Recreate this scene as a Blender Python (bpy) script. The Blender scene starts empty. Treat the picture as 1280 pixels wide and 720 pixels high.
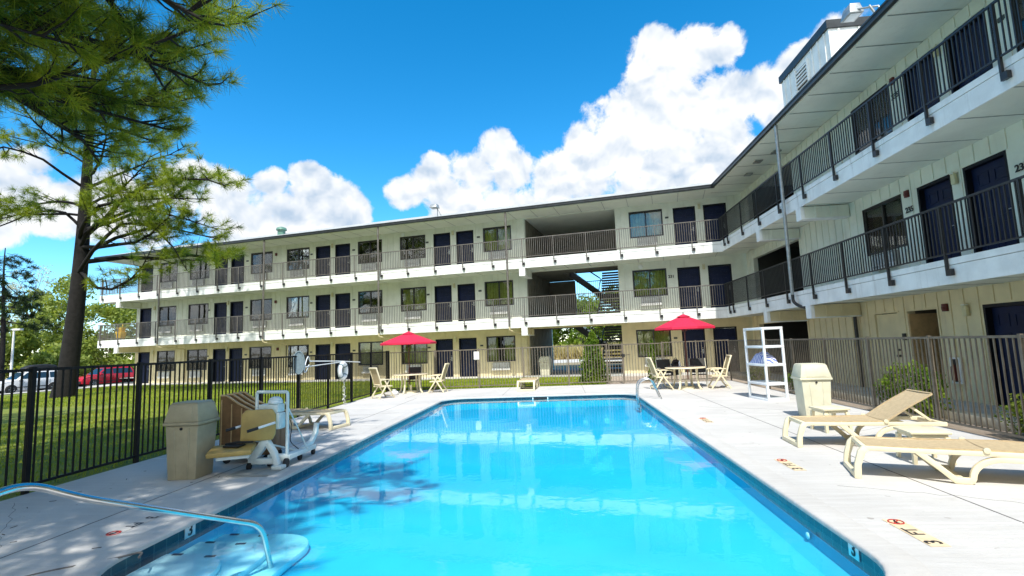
import bpy, bmesh, math, random
import numpy as np
from mathutils import Vector, Matrix

random.seed(7)
RNG = np.random.default_rng(11)
S = bpy.context.scene
COL = S.collection
R = math.radians

# ------------------------------------------------------------------ camera
cam_d = bpy.data.cameras.new('camera')
cam = bpy.data.objects.new('camera', cam_d)
COL.objects.link(cam)
cam_d.sensor_width = 36.0
cam_d.lens = 36.0 * 635.0 / 1280.0
cam_d.clip_start = 0.05
cam_d.clip_end = 5000
CR = ((0.9947826384752761, -0.048477071097562274, -0.089763443371842),
      (0.09452111662632255, 0.10692316821732889, 0.9897642116231935),
      (-0.038383078301266096, -0.9930847948066523, 0.11094741828428543))
CAMH = 1.7
cam.matrix_world = Matrix(((CR[0][0], -CR[0][1], -CR[0][2], 0),
                           (CR[1][0], -CR[1][1], -CR[1][2], 0),
                           (CR[2][0], -CR[2][1], -CR[2][2], CAMH),
                           (0, 0, 0, 1)))
S.camera = cam
S.render.resolution_x, S.render.resolution_y = 1024, 576

# ------------------------------------------------------------------ light
SUN_EL = R(57.0)
SUN_AZ = math.atan2(0.045, -1.0)                 # azimuth from +Y, clockwise
SV = Vector((math.sin(SUN_AZ) * math.cos(SUN_EL), math.cos(SUN_AZ) * math.cos(SUN_EL), math.sin(SUN_EL)))
sd = bpy.data.lights.new('sun', 'SUN')
sd.energy = 3.3
sd.angle = R(0.53)
sd.color = (1.0, 0.965, 0.90)
sun = bpy.data.objects.new('sun', sd)
COL.objects.link(sun)
sun.rotation_euler = (-SV).to_track_quat('-Z', 'Y').to_euler()
SKY_STRENGTH = 0.15
EXPOSURE = 0.80
S.view_settings.view_transform = 'Standard'
S.view_settings.look = 'None'
S.view_settings.gamma = 1
S.view_settings.exposure = EXPOSURE
S.view_settings.use_curve_mapping = False
S.render.engine = 'CYCLES'
S.cycles.max_bounces = 8
S.cycles.transparent_max_bounces = 24


# ------------------------------------------------------------------ node helper
class NT:
    def __init__(self, tree):
        self.t = tree
        self.N = tree.nodes
        self.L = tree.links

    def n(self, typ, **kw):
        nd = self.N.new(typ)
        for k, v in kw.items():
            setattr(nd, k, v)
        return nd

    def put(self, sock, v):
        if hasattr(v, 'is_output') or isinstance(v, bpy.types.NodeSocket):
            self.L.new(v, sock)
        else:
            sock.default_value = v

    def math(self, op, a, b=None, c=None, clamp=False):
        nd = self.N.new('ShaderNodeMath')
        nd.operation = op
        nd.use_clamp = clamp
        for i, v in enumerate((a, b, c)):
            if v is not None:
                self.put(nd.inputs[i], v)
        return nd.outputs[0]

    def vmath(self, op, a, b=None, scale=None):
        nd = self.N.new('ShaderNodeVectorMath')
        nd.operation = op
        self.put(nd.inputs[0], a)
        if b is not None:
            self.put(nd.inputs[1], b)
        if scale is not None:
            self.put(nd.inputs['Scale'], scale)
        return nd.outputs['Value'] if op == 'DOT_PRODUCT' else nd.outputs[0]

    def noise(self, vec, scale, detail=4, rough=0.5, dist=0.0):
        nd = self.N.new('ShaderNodeTexNoise')
        if vec is not None:
            self.L.new(vec, nd.inputs['Vector'])
        nd.inputs['Scale'].default_value = scale
        nd.inputs['Detail'].default_value = detail
        nd.inputs['Roughness'].default_value = rough
        nd.inputs['Distortion'].default_value = dist
        return nd.outputs[0]

    def mix(self, fac, a, b, blend='MIX'):
        nd = self.N.new('ShaderNodeMix')
        nd.data_type = 'RGBA'
        nd.blend_type = blend
        self.put(nd.inputs[0], fac)
        self.put(nd.inputs[6], a)
        self.put(nd.inputs[7], b)
        return nd.outputs[2]

    def ramp(self, fac, lo, hi):
        nd = self.N.new('ShaderNodeMapRange')
        nd.interpolation_type = 'SMOOTHSTEP'
        self.put(nd.inputs[0], fac)
        nd.inputs[1].default_value = lo
        nd.inputs[2].default_value = hi
        return nd.outputs[0]


def rgba(c):
    return (c[0], c[1], c[2], 1.0)


# ------------------------------------------------------------------ sky with cumulus
def pix_dir(x, y):
    v = Vector(((x - 640) / 635.0, (y - 360) / 635.0, 1.0))
    return Vector([sum(CR[i][j] * v[j] for j in range(3)) for i in range(3)]).normalized()


W = bpy.data.worlds.new('World')
S.world = W
W.use_nodes = True
w = NT(W.node_tree)
bg = w.N['Background']
bg.inputs[1].default_value = SKY_STRENGTH
sky = w.n('ShaderNodeTexSky', sky_type='NISHITA', sun_disc=False)
sky.sun_elevation = SUN_EL
sky.sun_rotation = SUN_AZ
sky.altitude = 2000
sky.air_density = 1.0
sky.dust_density = 0.3
sky.ozone_density = 2.0
hs = w.n('ShaderNodeHueSaturation')
hs.inputs['Hue'].default_value = 0.489
hs.inputs['Saturation'].default_value = 1.40
hs.inputs['Value'].default_value = 1.12
w.L.new(sky.outputs[0], hs.inputs['Color'])
tc = w.n('ShaderNodeTexCoord')
D = tc.outputs['Generated']
BLOBS = [(818, 78, 48), (868, 70, 44), (905, 62, 32), (838, 135, 82), (785, 170, 66), (895, 140, 72), (735, 205, 56),
         (960, 118, 50), (1000, 90, 44), (1000, 150, 60), (695, 232, 50), (820, 215, 90), (900, 220, 80), (1060, 60, 50), (1100, 120, 90),
         (618, 190, 34), (640, 215, 38), (592, 215, 40), (540, 222, 38), (508, 238, 30), (570, 262, 52), (640, 265, 52),
         (338, 232, 30), (300, 262, 46), (352, 268, 44), (235, 225, 36), (150, 235, 44), (40, 238, 50), (388, 222, 30), (420, 248, 38), (375, 252, 36), (445, 270, 26), (330, 262, 46), (280, 250, 50), (225, 240, 48),
         (175, 265, 60), (120, 262, 60), (60, 262, 62), (20, 215, 44), (45, 200, 36), (0, 270, 60), (310, 290, 60), (400, 285, 60)]
fieldv = None
for (bx, by, br) in BLOBS:
    br *= 0.87
    c = pix_dir(bx, by)
    e = pix_dir(bx + br * 0.7071, by + br * 0.7071)
    cosr = c.dot(e)
    d = w.vmath('DOT_PRODUCT', D, tuple(c))
    k = 1.0 / (1 - cosr)
    f = w.math('MULTIPLY_ADD', d, k, -cosr * k)
    fieldv = f if fieldv is None else w.math('SMOOTH_MAX', fieldv, f, 0.25)
# unseen clouds behind the viewer, cover made heavy to raise the ambient light
gen = w.math('MULTIPLY_ADD', w.noise(D, 2.4, 3, 0.5), 6.0, -2.3)
back = w.ramp(w.vmath('DOT_PRODUCT', D, (0.0, -1.0, 0.0)), 0.05, 0.4)
gen = w.math('ADD', gen, w.math('MULTIPLY_ADD', back, 3.0, -3.0))
fieldv = w.math('MAXIMUM', fieldv, gen)
fieldv = w.math('MAXIMUM', fieldv, -3.0)
warp = w.n('ShaderNodeTexNoise')
w.L.new(D, warp.inputs['Vector'])
warp.inputs['Scale'].default_value = 9
warp.inputs['Detail'].default_value = 3
wp = w.vmath('ADD', D, w.vmath('SCALE', w.vmath('SUBTRACT', warp.outputs['Color'], (0.5, 0.5, 0.5)), scale=0.05))
n1 = w.noise(wp, 15.0, 10, 0.62)
dens = w.math('ADD', fieldv, w.math('MULTIPLY_ADD', n1, 3.0, -1.5))
alpha = w.ramp(dens, -0.04, 0.52)


def vor(vec, sc):
    nd = w.n('ShaderNodeTexVoronoi')
    nd.feature = 'SMOOTH_F1'
    w.L.new(vec, nd.inputs['Vector'])
    nd.inputs['Scale'].default_value = sc
    nd.inputs['Smoothness'].default_value = 0.6
    return nd.outputs['Distance']


up = w.vmath('ADD', wp, (0.004, -0.004, 0.016))
nb1 = w.math('ADD', w.noise(wp, 11.0, 4, 0.5), w.math('MULTIPLY', vor(wp, 22.0), -0.16))
nb2 = w.math('ADD', w.noise(up, 11.0, 4, 0.5), w.math('MULTIPLY', vor(up, 22.0), -0.16))
lit = w.math('MULTIPLY_ADD', w.math('SUBTRACT', nb1, nb2), 4.4, 0.76)
lit = w.math('ADD', lit, w.math('MULTIPLY_ADD', w.noise(D, 5.0, 2, 0.5), 0.7, -0.35))
sep = w.n('ShaderNodeSeparateXYZ')
w.L.new(D, sep.inputs[0])
lit = w.math('ADD', lit, w.math('MULTIPLY_ADD', sep.outputs[2], 0.45, -0.16), clamp=True)
CB = 0.67 / SKY_STRENGTH
ccol = w.mix(lit, (0.45 * CB, 0.57 * CB, 0.72 * CB, 1), (0.93 * CB, 0.94 * CB, 0.95 * CB, 1))
glow = w.math('MULTIPLY_ADD', back, 0.75, 1.0)      # unseen rear clouds brightened to lift the shaded sides
ccol = w.vmath('SCALE', ccol, scale=glow)
w.L.new(w.mix(alpha, hs.outputs[0], ccol), bg.inputs[0])


# ------------------------------------------------------------------ materials
def material(name, col, rough=0.6, var=0.12, scale=3.0, bump=0.0, bscale=40.0, metal=0.0, spec=0.5, col2=None, island=0.0, detail=5, coords='Object', streak=0.0):
    m = bpy.data.materials.new(name)
    m.use_nodes = True
    t = NT(m.node_tree)
    b = t.N['Principled BSDF']
    b.inputs['Roughness'].default_value = rough
    b.inputs['Metallic'].default_value = metal
    b.inputs['Specular IOR Level'].default_value = spec
    tcn = t.n('ShaderNodeTexCoord')
    V = tcn.outputs[coords]
    if col2 is None:
        col2 = tuple(max(0.0, c * (1 - 2 * var)) for c in col)
        col1 = tuple(min(1.0, c * (1 + var * 0.4)) for c in col)
    else:
        col1 = col
    nz = t.noise(V, scale, detail, 0.6)
    c = t.mix(t.ramp(nz, 0.32, 0.68), rgba(col1), rgba(col2))
    if streak:
        mp = t.n('ShaderNodeMapping')
        mp.inputs['Scale'].default_value = (5.0, 5.0, 0.35)
        t.L.new(V, mp.inputs[0])
        sk = t.math('MULTIPLY', t.ramp(t.noise(mp.outputs[0], 1.0, 5, 0.65), 0.52, 0.78), streak)
        sk = t.math('MULTIPLY', sk, t.ramp(t.noise(V, 0.7, 3, 0.5), 0.35, 0.6))
        c = t.mix(sk, c, (0.22, 0.17, 0.11, 1))
        sp_ = t.math('MULTIPLY', t.ramp(t.noise(V, 9.0, 4, 0.7), 0.64, 0.76), streak * 0.6)
        c = t.mix(sp_, c, (0.30, 0.26, 0.19, 1))
    if island:
        g = t.n('ShaderNodeNewGeometry')
        v = t.math('MULTIPLY_ADD', g.outputs['Random Per Island'], island * 2, 1 - island)
        vec = t.n('ShaderNodeCombineXYZ')
        for i in range(3):
            t.L.new(v, vec.inputs[i])
        c = t.mix(1.0, c, vec.outputs[0], 'MULTIPLY')
    t.L.new(c, b.inputs['Base Color'])
    if bump:
        bp = t.n('ShaderNodeBump')
        bp.inputs['Strength'].default_value = bump
        bp.inputs['Distance'].default_value = 0.01
        t.L.new(t.noise(V, bscale, 5, 0.65), bp.inputs['Height'])
        t.L.new(bp.outputs[0], b.inputs['Normal'])
    return m


def leaf_material(name, c1, c2, trans=0.35, rough=0.55):
    m = bpy.data.materials.new(name)
    m.use_nodes = True
    t = NT(m.node_tree)
    out = t.N['Material Output']
    t.N.remove(t.N['Principled BSDF'])
    g = t.n('ShaderNodeNewGeometry')
    tcn = t.n('ShaderNodeTexCoord')
    big = t.noise(tcn.outputs['Object'], 0.9, 3, 0.5)
    fac = t.math('ADD', t.math('MULTIPLY', g.outputs['Random Per Island'], 0.6), t.math('MULTIPLY_ADD', t.ramp(big, 0.35, 0.65), 0.6, -0.1), clamp=True)
    c = t.mix(fac, rgba(c1), rgba(c2))
    d = t.n('ShaderNodeBsdfPrincipled')
    d.inputs['Roughness'].default_value = rough
    d.inputs['Specular IOR Level'].default_value = 0.3
    t.L.new(c, d.inputs['Base Color'])
    tr = t.n('ShaderNodeBsdfTranslucent')
    t.L.new(t.mix(1.0, c, (1.3, 1.25, 0.5, 1), 'MULTIPLY'), tr.inputs[0])
    mx = t.n('ShaderNodeMixShader')
    mx.inputs[0].default_value = trans
    t.L.new(d.outputs[0], mx.inputs[1])
    t.L.new(tr.outputs[0], mx.inputs[2])
    t.L.new(mx.outputs[0], out.inputs[0])
    return m


M = {}
M['wall_up'] = material('cream_wall_paint', (0.775, 0.80, 0.68), 0.7, 0.05, 1.4, 0.15, 60, streak=0.30)
M['wall_low'] = material('cream_wall_bounce_tint', (0.74, 0.645, 0.40), 0.7, 0.06, 1.4, 0.15, 60, streak=0.30)  # same cream paint below, with warm light bounced off the grass put in
M['white'] = material('white_paint', (0.84, 0.86, 0.83), 0.55, 0.06, 2.0, 0.08, 50, streak=0.46)
M['soffit'] = material('soffit_paint', (0.78, 0.81, 0.71), 0.7, 0.04, 1.0, streak=0.18)
M['gutter'] = material('dark_gutter_metal', (0.028, 0.034, 0.036), 0.4, 0.2, 4)
M['roof'] = material('roof_membrane', (0.42, 0.43, 0.41), 0.85, 0.15, 2, 0.3, 30)
M['rail'] = material('bronze_railing_paint', (0.155, 0.142, 0.125), 0.42, 0.15, 6)
M['rail_dark'] = material('dark_metal_shaded_rail', (0.024, 0.024, 0.024), 0.4, 0.15, 6)  # black stairs and brackets; on the right railing, shade put into its colour
M['fence_shaded'] = material('tree_shade_fence_paint', (0.009, 0.010, 0.011), 0.55, 0.2, 6, spec=0.25)  # one fence colour, darkened here for the tree shade on the left
M['fence_sunlit'] = material('sunlit_fence_paint', (0.175, 0.148, 0.112), 0.45, 0.15, 6)  # same fence colour, lightened for sun on the far and right runs
M['door'] = material('navy_door_paint', (0.006, 0.013, 0.050), 0.5, 0.15, 3, spec=0.25)
M['jamb'] = material('dark_jamb_paint', (0.006, 0.008, 0.014), 0.5, 0.1, 3, spec=0.25)
M['bronze'] = material('bronze_window_frame', (0.03, 0.028, 0.026), 0.4, 0.15, 5)
M['dark'] = material('unlit_room', (0.012, 0.012, 0.014), 0.9, 0.1, 2)
M['curtain'] = material('olive_curtain_cloth', (0.62, 0.62, 0.17), 0.9, 0.12, 5)
M['curtain_pale'] = material('pale_curtain_cloth', (0.72, 0.76, 0.62), 0.9, 0.1, 5)
M['ac'] = material('grey_grille_plastic', (0.30, 0.31, 0.29), 0.6, 0.1, 5)
M['ac_white'] = material('air_conditioner_white', (0.80, 0.80, 0.76), 0.5, 0.08, 4)
M['chrome'] = material('brushed_steel', (0.62, 0.64, 0.65), 0.16, 0.05, 8, metal=1.0)
M['steel'] = material('galvanised_steel', (0.42, 0.44, 0.43), 0.45, 0.12, 8, metal=0.6)
M['concrete_in'] = material('walkway_concrete', (0.40, 0.40, 0.37), 0.85, 0.12, 2, 0.3, 50)
M['resin'] = material('almond_resin', (0.80, 0.71, 0.49), 0.42, 0.05, 4)
M['sling'] = material('tan_sling_mesh', (0.50, 0.385, 0.225), 0.75, 0.07, 20, 0.3, 300)
M['sling_dark'] = material('dark_sling_mesh', (0.05, 0.05, 0.045), 0.7, 0.1, 20, 0.3, 300)
M['sling_olive'] = material('olive_sling_mesh', (0.36, 0.31, 0.17), 0.75, 0.07, 20, 0.3, 300)
M['red'] = material('red_canopy_cloth', (0.62, 0.012, 0.055), 0.75, 0.06, 3, 0.2, 200)
M['bin_tan'] = material('pale_bin_plastic', (0.66, 0.63, 0.47), 0.5, 0.06, 4, 0.1, 80)
M['bin_olive'] = material('olive_bin_plastic', (0.42, 0.365, 0.235), 0.45, 0.08, 4, 0.1, 80)
M['wood'] = material('brown_slat_plastic', (0.23, 0.125, 0.05), 0.6, 0.15, 6, 0.2, 40)
M['wood_edge'] = material('tan_edge_trim', (0.60, 0.41, 0.20), 0.55, 0.1, 6)
M['lift_white'] = material('lift_white_enamel', (0.74, 0.82, 0.80), 0.35, 0.06, 6)
M['lift_seat'] = material('ochre_seat_plastic', (0.50, 0.34, 0.10), 0.45, 0.12, 3, 0.1, 60)
M['black'] = material('black_rubber', (0.015, 0.015, 0.016), 0.6, 0.15, 8)
M['rope'] = material('white_rope', (0.72, 0.72, 0.66), 0.85, 0.08, 30)
M['ring'] = material('white_ring_plastic', (0.82, 0.85, 0.86), 0.4, 0.05, 6)
M['net'] = material('grey_blue_net', (0.20, 0.27, 0.30), 0.8, 0.1, 20)
M['towel_blue'] = None
M['stone'] = material('pale_block_stone', (0.56, 0.50, 0.38), 0.9, 0.15, 4, 0.5, 40)
M['asphalt'] = material('asphalt', (0.10, 0.10, 0.10), 0.9, 0.2, 3, 0.4, 80)
M['paving'] = material('pale_paving', (0.55, 0.53, 0.48), 0.9, 0.1, 2, 0.3, 60)
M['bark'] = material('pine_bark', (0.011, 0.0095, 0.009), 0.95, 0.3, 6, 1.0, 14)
M['bark_grey'] = material('grey_bark', (0.16, 0.13, 0.10), 0.95, 0.25, 6, 0.8, 20)
M['needles'] = leaf_material('pine_needles', (0.022, 0.095, 0.014), (0.36, 0.42, 0.035), 0.46)
M['needles_dark'] = leaf_material('dark_pine_needles', (0.010, 0.028, 0.010), (0.03, 0.06, 0.015), 0.25)
M['leaf'] = leaf_material('broad_leaves', (0.055, 0.11, 0.015), (0.22, 0.26, 0.035), 0.4)
M['leaf_olive'] = leaf_material('olive_leaves', (0.13, 0.19, 0.035), (0.34, 0.40, 0.09), 0.45)
M['leaf_pale'] = leaf_material('pale_twigs', (0.36, 0.40, 0.36), (0.6, 0.62, 0.56), 0.3)
M['leaf_bright'] = leaf_material('bright_shrub_leaves', (0.07, 0.15, 0.015), (0.24, 0.33, 0.03), 0.4)
M['reed'] = leaf_material('dry_reeds', (0.36, 0.30, 0.12), (0.55, 0.48, 0.24), 0.3)
M['grass'] = leaf_material('grass_blades', (0.14, 0.24, 0.014), (0.40, 0.43, 0.04), 0.30)
M['car_white'] = material('white_car_paint', (0.80, 0.80, 0.80), 0.25, 0.03, 2)
M['car_red'] = material('red_car_paint', (0.50, 0.015, 0.03), 0.25, 0.05, 2)
M['car_glass'] = material('car_glass', (0.02, 0.035, 0.045), 0.08, 0.1, 2, spec=0.9)
M['tyre'] = material('tyre_rubber', (0.02, 0.02, 0.02), 0.8, 0.1, 8)
M['alloy'] = material('alloy_rim', (0.55, 0.56, 0.57), 0.3, 0.05, 8, metal=0.7)
M['lamp_red'] = material('red_tail_lens', (0.45, 0.01, 0.01), 0.2, 0.05, 8)
M['lamp_clear'] = material('clear_lens', (0.75, 0.77, 0.78), 0.15, 0.05, 8)
M['yellow'] = material('yellow_plastic', (0.80, 0.50, 0.02), 0.45, 0.06, 6)
M['alarm'] = material('maroon_alarm_box', (0.12, 0.02, 0.015), 0.4, 0.1, 6)
M['lampbox'] = material('cream_lamp_lens', (0.66, 0.62, 0.38), 0.35, 0.05, 6)
M['plate'] = material('dark_number_plate', (0.05, 0.06, 0.05), 0.5, 0.1, 8)
M['ink'] = material('black_lettering', (0.012, 0.012, 0.014), 0.6, 0.1, 8)
M['ink_red'] = material('red_lettering', (0.45, 0.03, 0.02), 0.6, 0.1, 8)
M['marker_tile'] = material('cream_marker_tile', (0.78, 0.62, 0.40), 0.5, 0.08, 10)
M['marker_white'] = material('white_marker_tile', (0.85, 0.88, 0.86), 0.3, 0.05, 10)
M['navy_tile'] = material('navy_tile', (0.01, 0.015, 0.06), 0.3, 0.1, 8)
M['step'] = material('pool_step_shell', (0.72, 0.80, 0.84), 0.45, 0.04, 3)
M['wall_dim'] = material('passage_shade_paint', (0.20, 0.19, 0.145), 0.8, 0.1, 1.5, 0.15, 60)  # wall paint darkened for the shade inside the breezeway and open room
M['recess'] = material('recess_shade_paint', (0.05, 0.05, 0.042), 0.85, 0.1, 1.5)  # near-black colour stands for the deep shade in the right wing recess
M['joint'] = material('deck_joint_dirt', (0.16, 0.15, 0.14), 0.9, 0.2, 8)
M['joint_pale'] = material('deck_joint_caulk', (0.80, 0.80, 0.78), 0.8, 0.08, 8)
M['bag_white'] = material('white_bag_plastic', (0.78, 0.78, 0.76), 0.5, 0.1, 10)
M['green_metal'] = material('green_vent_metal', (0.12, 0.26, 0.2), 0.5, 0.1, 5)


def ground_material(name, c1, c2, c3, scale, bump):
    m = bpy.data.materials.new(name)
    m.use_nodes = True
    t = NT(m.node_tree)
    b = t.N['Principled BSDF']
    b.inputs['Roughness'].default_value = 0.9
    tcn = t.n('ShaderNodeTexCoord')
    V = tcn.outputs['Object']
    c = t.mix(t.ramp(t.noise(V, scale, 5, 0.6), 0.35, 0.65), rgba(c1), rgba(c2))
    c = t.mix(t.ramp(t.noise(V, scale * 12, 4, 0.6), 0.5, 0.75), c, rgba(c3))
    t.L.new(c, b.inputs['Base Color'])
    bp = t.n('ShaderNodeBump')
    bp.inputs['Strength'].default_value = bump
    bp.inputs['Distance'].default_value = 0.03
    t.L.new(t.noise(V, scale * 40, 4, 0.7), bp.inputs['Height'])
    t.L.new(bp.outputs[0], b.inputs['Normal'])
    return m


M['lawn'] = ground_material('lawn_turf', (0.11, 0.165, 0.014), (0.23, 0.25, 0.028), (0.05, 0.08, 0.010), 0.5, 0.7)
M['dirt'] = ground_material('dry_dirt', (0.34, 0.27, 0.17), (0.20, 0.18, 0.09), (0.42, 0.36, 0.24), 0.08, 0.6)
M['gravel'] = ground_material('pink_gravel', (0.42, 0.33, 0.25), (0.52, 0.43, 0.34), (0.22, 0.17, 0.13), 6.0, 1.0)


def deck_material():
    m = bpy.data.materials.new('brushed_white_concrete')
    m.use_nodes = True
    t = NT(m.node_tree)
    b = t.N['Principled BSDF']
    b.inputs['Roughness'].default_value = 0.82
    tcn = t.n('ShaderNodeTexCoord')
    V = tcn.outputs['Object']
    mp = t.n('ShaderNodeMapping')
    mp.inputs['Scale'].default_value = (1.2, 16.0, 1)
    t.L.new(V, mp.inputs[0])
    streak = t.noise(mp.outputs[0], 1.0, 4, 0.6)
    big = t.noise(V, 0.55, 5, 0.6)
    fine = t.noise(V, 26.0, 5, 0.7)
    c = t.mix(t.ramp(big, 0.3, 0.7), (0.575, 0.555, 0.52, 1), (0.465, 0.448, 0.42, 1))
    c = t.mix(t.math('MULTIPLY', t.ramp(streak, 0.4, 0.7), 0.35), c, (0.62, 0.61, 0.59, 1))
    c = t.mix(t.math('MULTIPLY', t.ramp(fine, 0.55, 0.75), 0.35), c, (0.36, 0.35, 0.335, 1))
    stain = t.ramp(t.noise(V, 1.7, 6, 0.7, 0.6), 0.60, 0.74)
    c = t.mix(t.math('MULTIPLY', stain, 0.42), c, (0.32, 0.285, 0.24, 1))
    spot = t.ramp(t.noise(V, 7.5, 2, 0.4), 0.735, 0.77)
    c = t.mix(t.math('MULTIPLY', spot, 0.55), c, (0.22, 0.19, 0.16, 1))
    t.L.new(c, b.inputs['Base Color'])
    bp = t.n('ShaderNodeBump')
    bp.inputs['Strength'].default_value = 0.6
    bp.inputs['Distance'].default_value = 0.008
    t.L.new(t.math('ADD', fine, streak), bp.inputs['Height'])
    t.L.new(bp.outputs[0], b.inputs['Normal'])
    return m


M['deck'] = deck_material()


def pool_tile_material():
    m = bpy.data.materials.new('waterline_tile')
    m.use_nodes = True
    t = NT(m.node_tree)
    b = t.N['Principled BSDF']
    b.inputs['Roughness'].default_value = 0.2
    tcn = t.n('ShaderNodeTexCoord')
    V = tcn.outputs['Object']
    sp = t.n('ShaderNodeSeparateXYZ')
    t.L.new(V, sp.inputs[0])
    s = t.math('ADD', sp.outputs[0], sp.outputs[1])
    fr = t.math('FRACT', t.math('MULTIPLY', s, 1 / 0.155))
    gr = t.math('LESS_THAN', fr, 0.07)
    cell = t.math('FLOOR', t.math('MULTIPLY', s, 1 / 0.155))
    wn = t.n('ShaderNodeTexWhiteNoise')
    wn.noise_dimensions = '1D'
    t.L.new(cell, wn.inputs['W'])
    c = t.mix(wn.outputs[0], (0.008, 0.05, 0.085, 1), (0.016, 0.085, 0.115, 1))
    c = t.mix(gr, c, (0.05, 0.15, 0.17, 1))
    t.L.new(c, b.inputs['Base Color'])
    return m


M['pool_tile'] = pool_tile_material()
M['plaster'] = material('pool_plaster', (0.13, 0.54, 0.71), 0.7, 0.05, 0.5, 0.1, 20)


def water_material():
    m = bpy.data.materials.new('pool_water')
    m.use_nodes = True
    t = NT(m.node_tree)
    out = t.N['Material Output']
    t.N.remove(t.N['Principled BSDF'])
    tr = t.n('ShaderNodeBsdfTransparent')
    tr.inputs[0].default_value = (0.97, 0.99, 1.0, 1)
    gl = t.n('ShaderNodeBsdfGlossy')
    gl.inputs['Roughness'].default_value = 0.015
    gl.inputs['Color'].default_value = (1, 1, 1, 1)
    fr = t.n('ShaderNodeFresnel')
    fr.inputs['IOR'].default_value = 1.20
    tcn = t.n('ShaderNodeTexCoord')
    V = tcn.outputs['Object']
    bp = t.n('ShaderNodeBump')
    bp.inputs['Strength'].default_value = 0.045
    bp.inputs['Distance'].default_value = 0.05
    h = t.math('ADD', t.noise(V, 2.6, 3, 0.5, 0.3), t.math('MULTIPLY', t.noise(V, 11.0, 3, 0.5), 0.18))
    t.L.new(h, bp.inputs['Height'])
    t.L.new(bp.outputs[0], gl.inputs['Normal'])
    t.L.new(bp.outputs[0], fr.inputs['Normal'])
    mx = t.n('ShaderNodeMixShader')
    t.L.new(fr.outputs[0], mx.inputs[0])
    t.L.new(tr.outputs[0], mx.inputs[1])
    t.L.new(gl.outputs[0], mx.inputs[2])
    t.L.new(mx.outputs[0], out.inputs[0])
    va = t.n('ShaderNodeVolumeAbsorption')
    va.inputs['Color'].default_value = (0.0, 0.93, 0.995, 1)
    va.inputs['Density'].default_value = 1.35
    t.L.new(va.outputs[0], out.inputs['Volume'])
    return m


M['water'] = water_material()


def glass_material(name='window_glass', tint=(0.86, 0.90, 0.87)):
    m = bpy.data.materials.new(name)
    m.use_nodes = True
    t = NT(m.node_tree)
    out = t.N['Material Output']
    t.N.remove(t.N['Principled BSDF'])
    tr = t.n('ShaderNodeBsdfTransparent')
    tr.inputs[0].default_value = rgba(tint)
    gl = t.n('ShaderNodeBsdfGlossy')
    gl.inputs['Roughness'].default_value = 0.03
    fr = t.n('ShaderNodeFresnel')
    fr.inputs['IOR'].default_value = 1.55
    tcn = t.n('ShaderNodeTexCoord')
    bp = t.n('ShaderNodeBump')
    bp.inputs['Strength'].default_value = 0.05
    bp.inputs['Distance'].default_value = 0.05
    t.L.new(t.noise(tcn.outputs['Object'], 2.0, 2, 0.5), bp.inputs['Height'])
    t.L.new(bp.outputs[0], gl.inputs['Normal'])
    mx = t.n('ShaderNodeMixShader')
    t.L.new(t.math('MULTIPLY_ADD', fr.outputs[0], 0.95, 0.02, clamp=True), mx.inputs[0])
    t.L.new(tr.outputs[0], mx.inputs[1])
    t.L.new(gl.outputs[0], mx.inputs[2])
    t.L.new(mx.outputs[0], out.inputs[0])
    return m


M['glass'] = glass_material()


def stripe_material():
    m = bpy.data.materials.new('blue_white_striped_cloth')
    m.use_nodes = True
    t = NT(m.node_tree)
    b = t.N['Principled BSDF']
    b.inputs['Roughness'].default_value = 0.9
    tcn = t.n('ShaderNodeTexCoord')
    sp = t.n('ShaderNodeSeparateXYZ')
    t.L.new(tcn.outputs['Object'], sp.inputs[0])
    fr = t.math('FRACT', t.math('MULTIPLY', t.math('ADD', sp.outputs[1], t.math('MULTIPLY', sp.outputs[0], 0.4)), 14.0))
    t.L.new(t.mix(t.math('GREATER_THAN', fr, 0.5), (0.10, 0.16, 0.50, 1), (0.75, 0.72, 0.78, 1)), b.inputs['Base Color'])
    return m


M['towel_blue'] = stripe_material()


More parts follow.
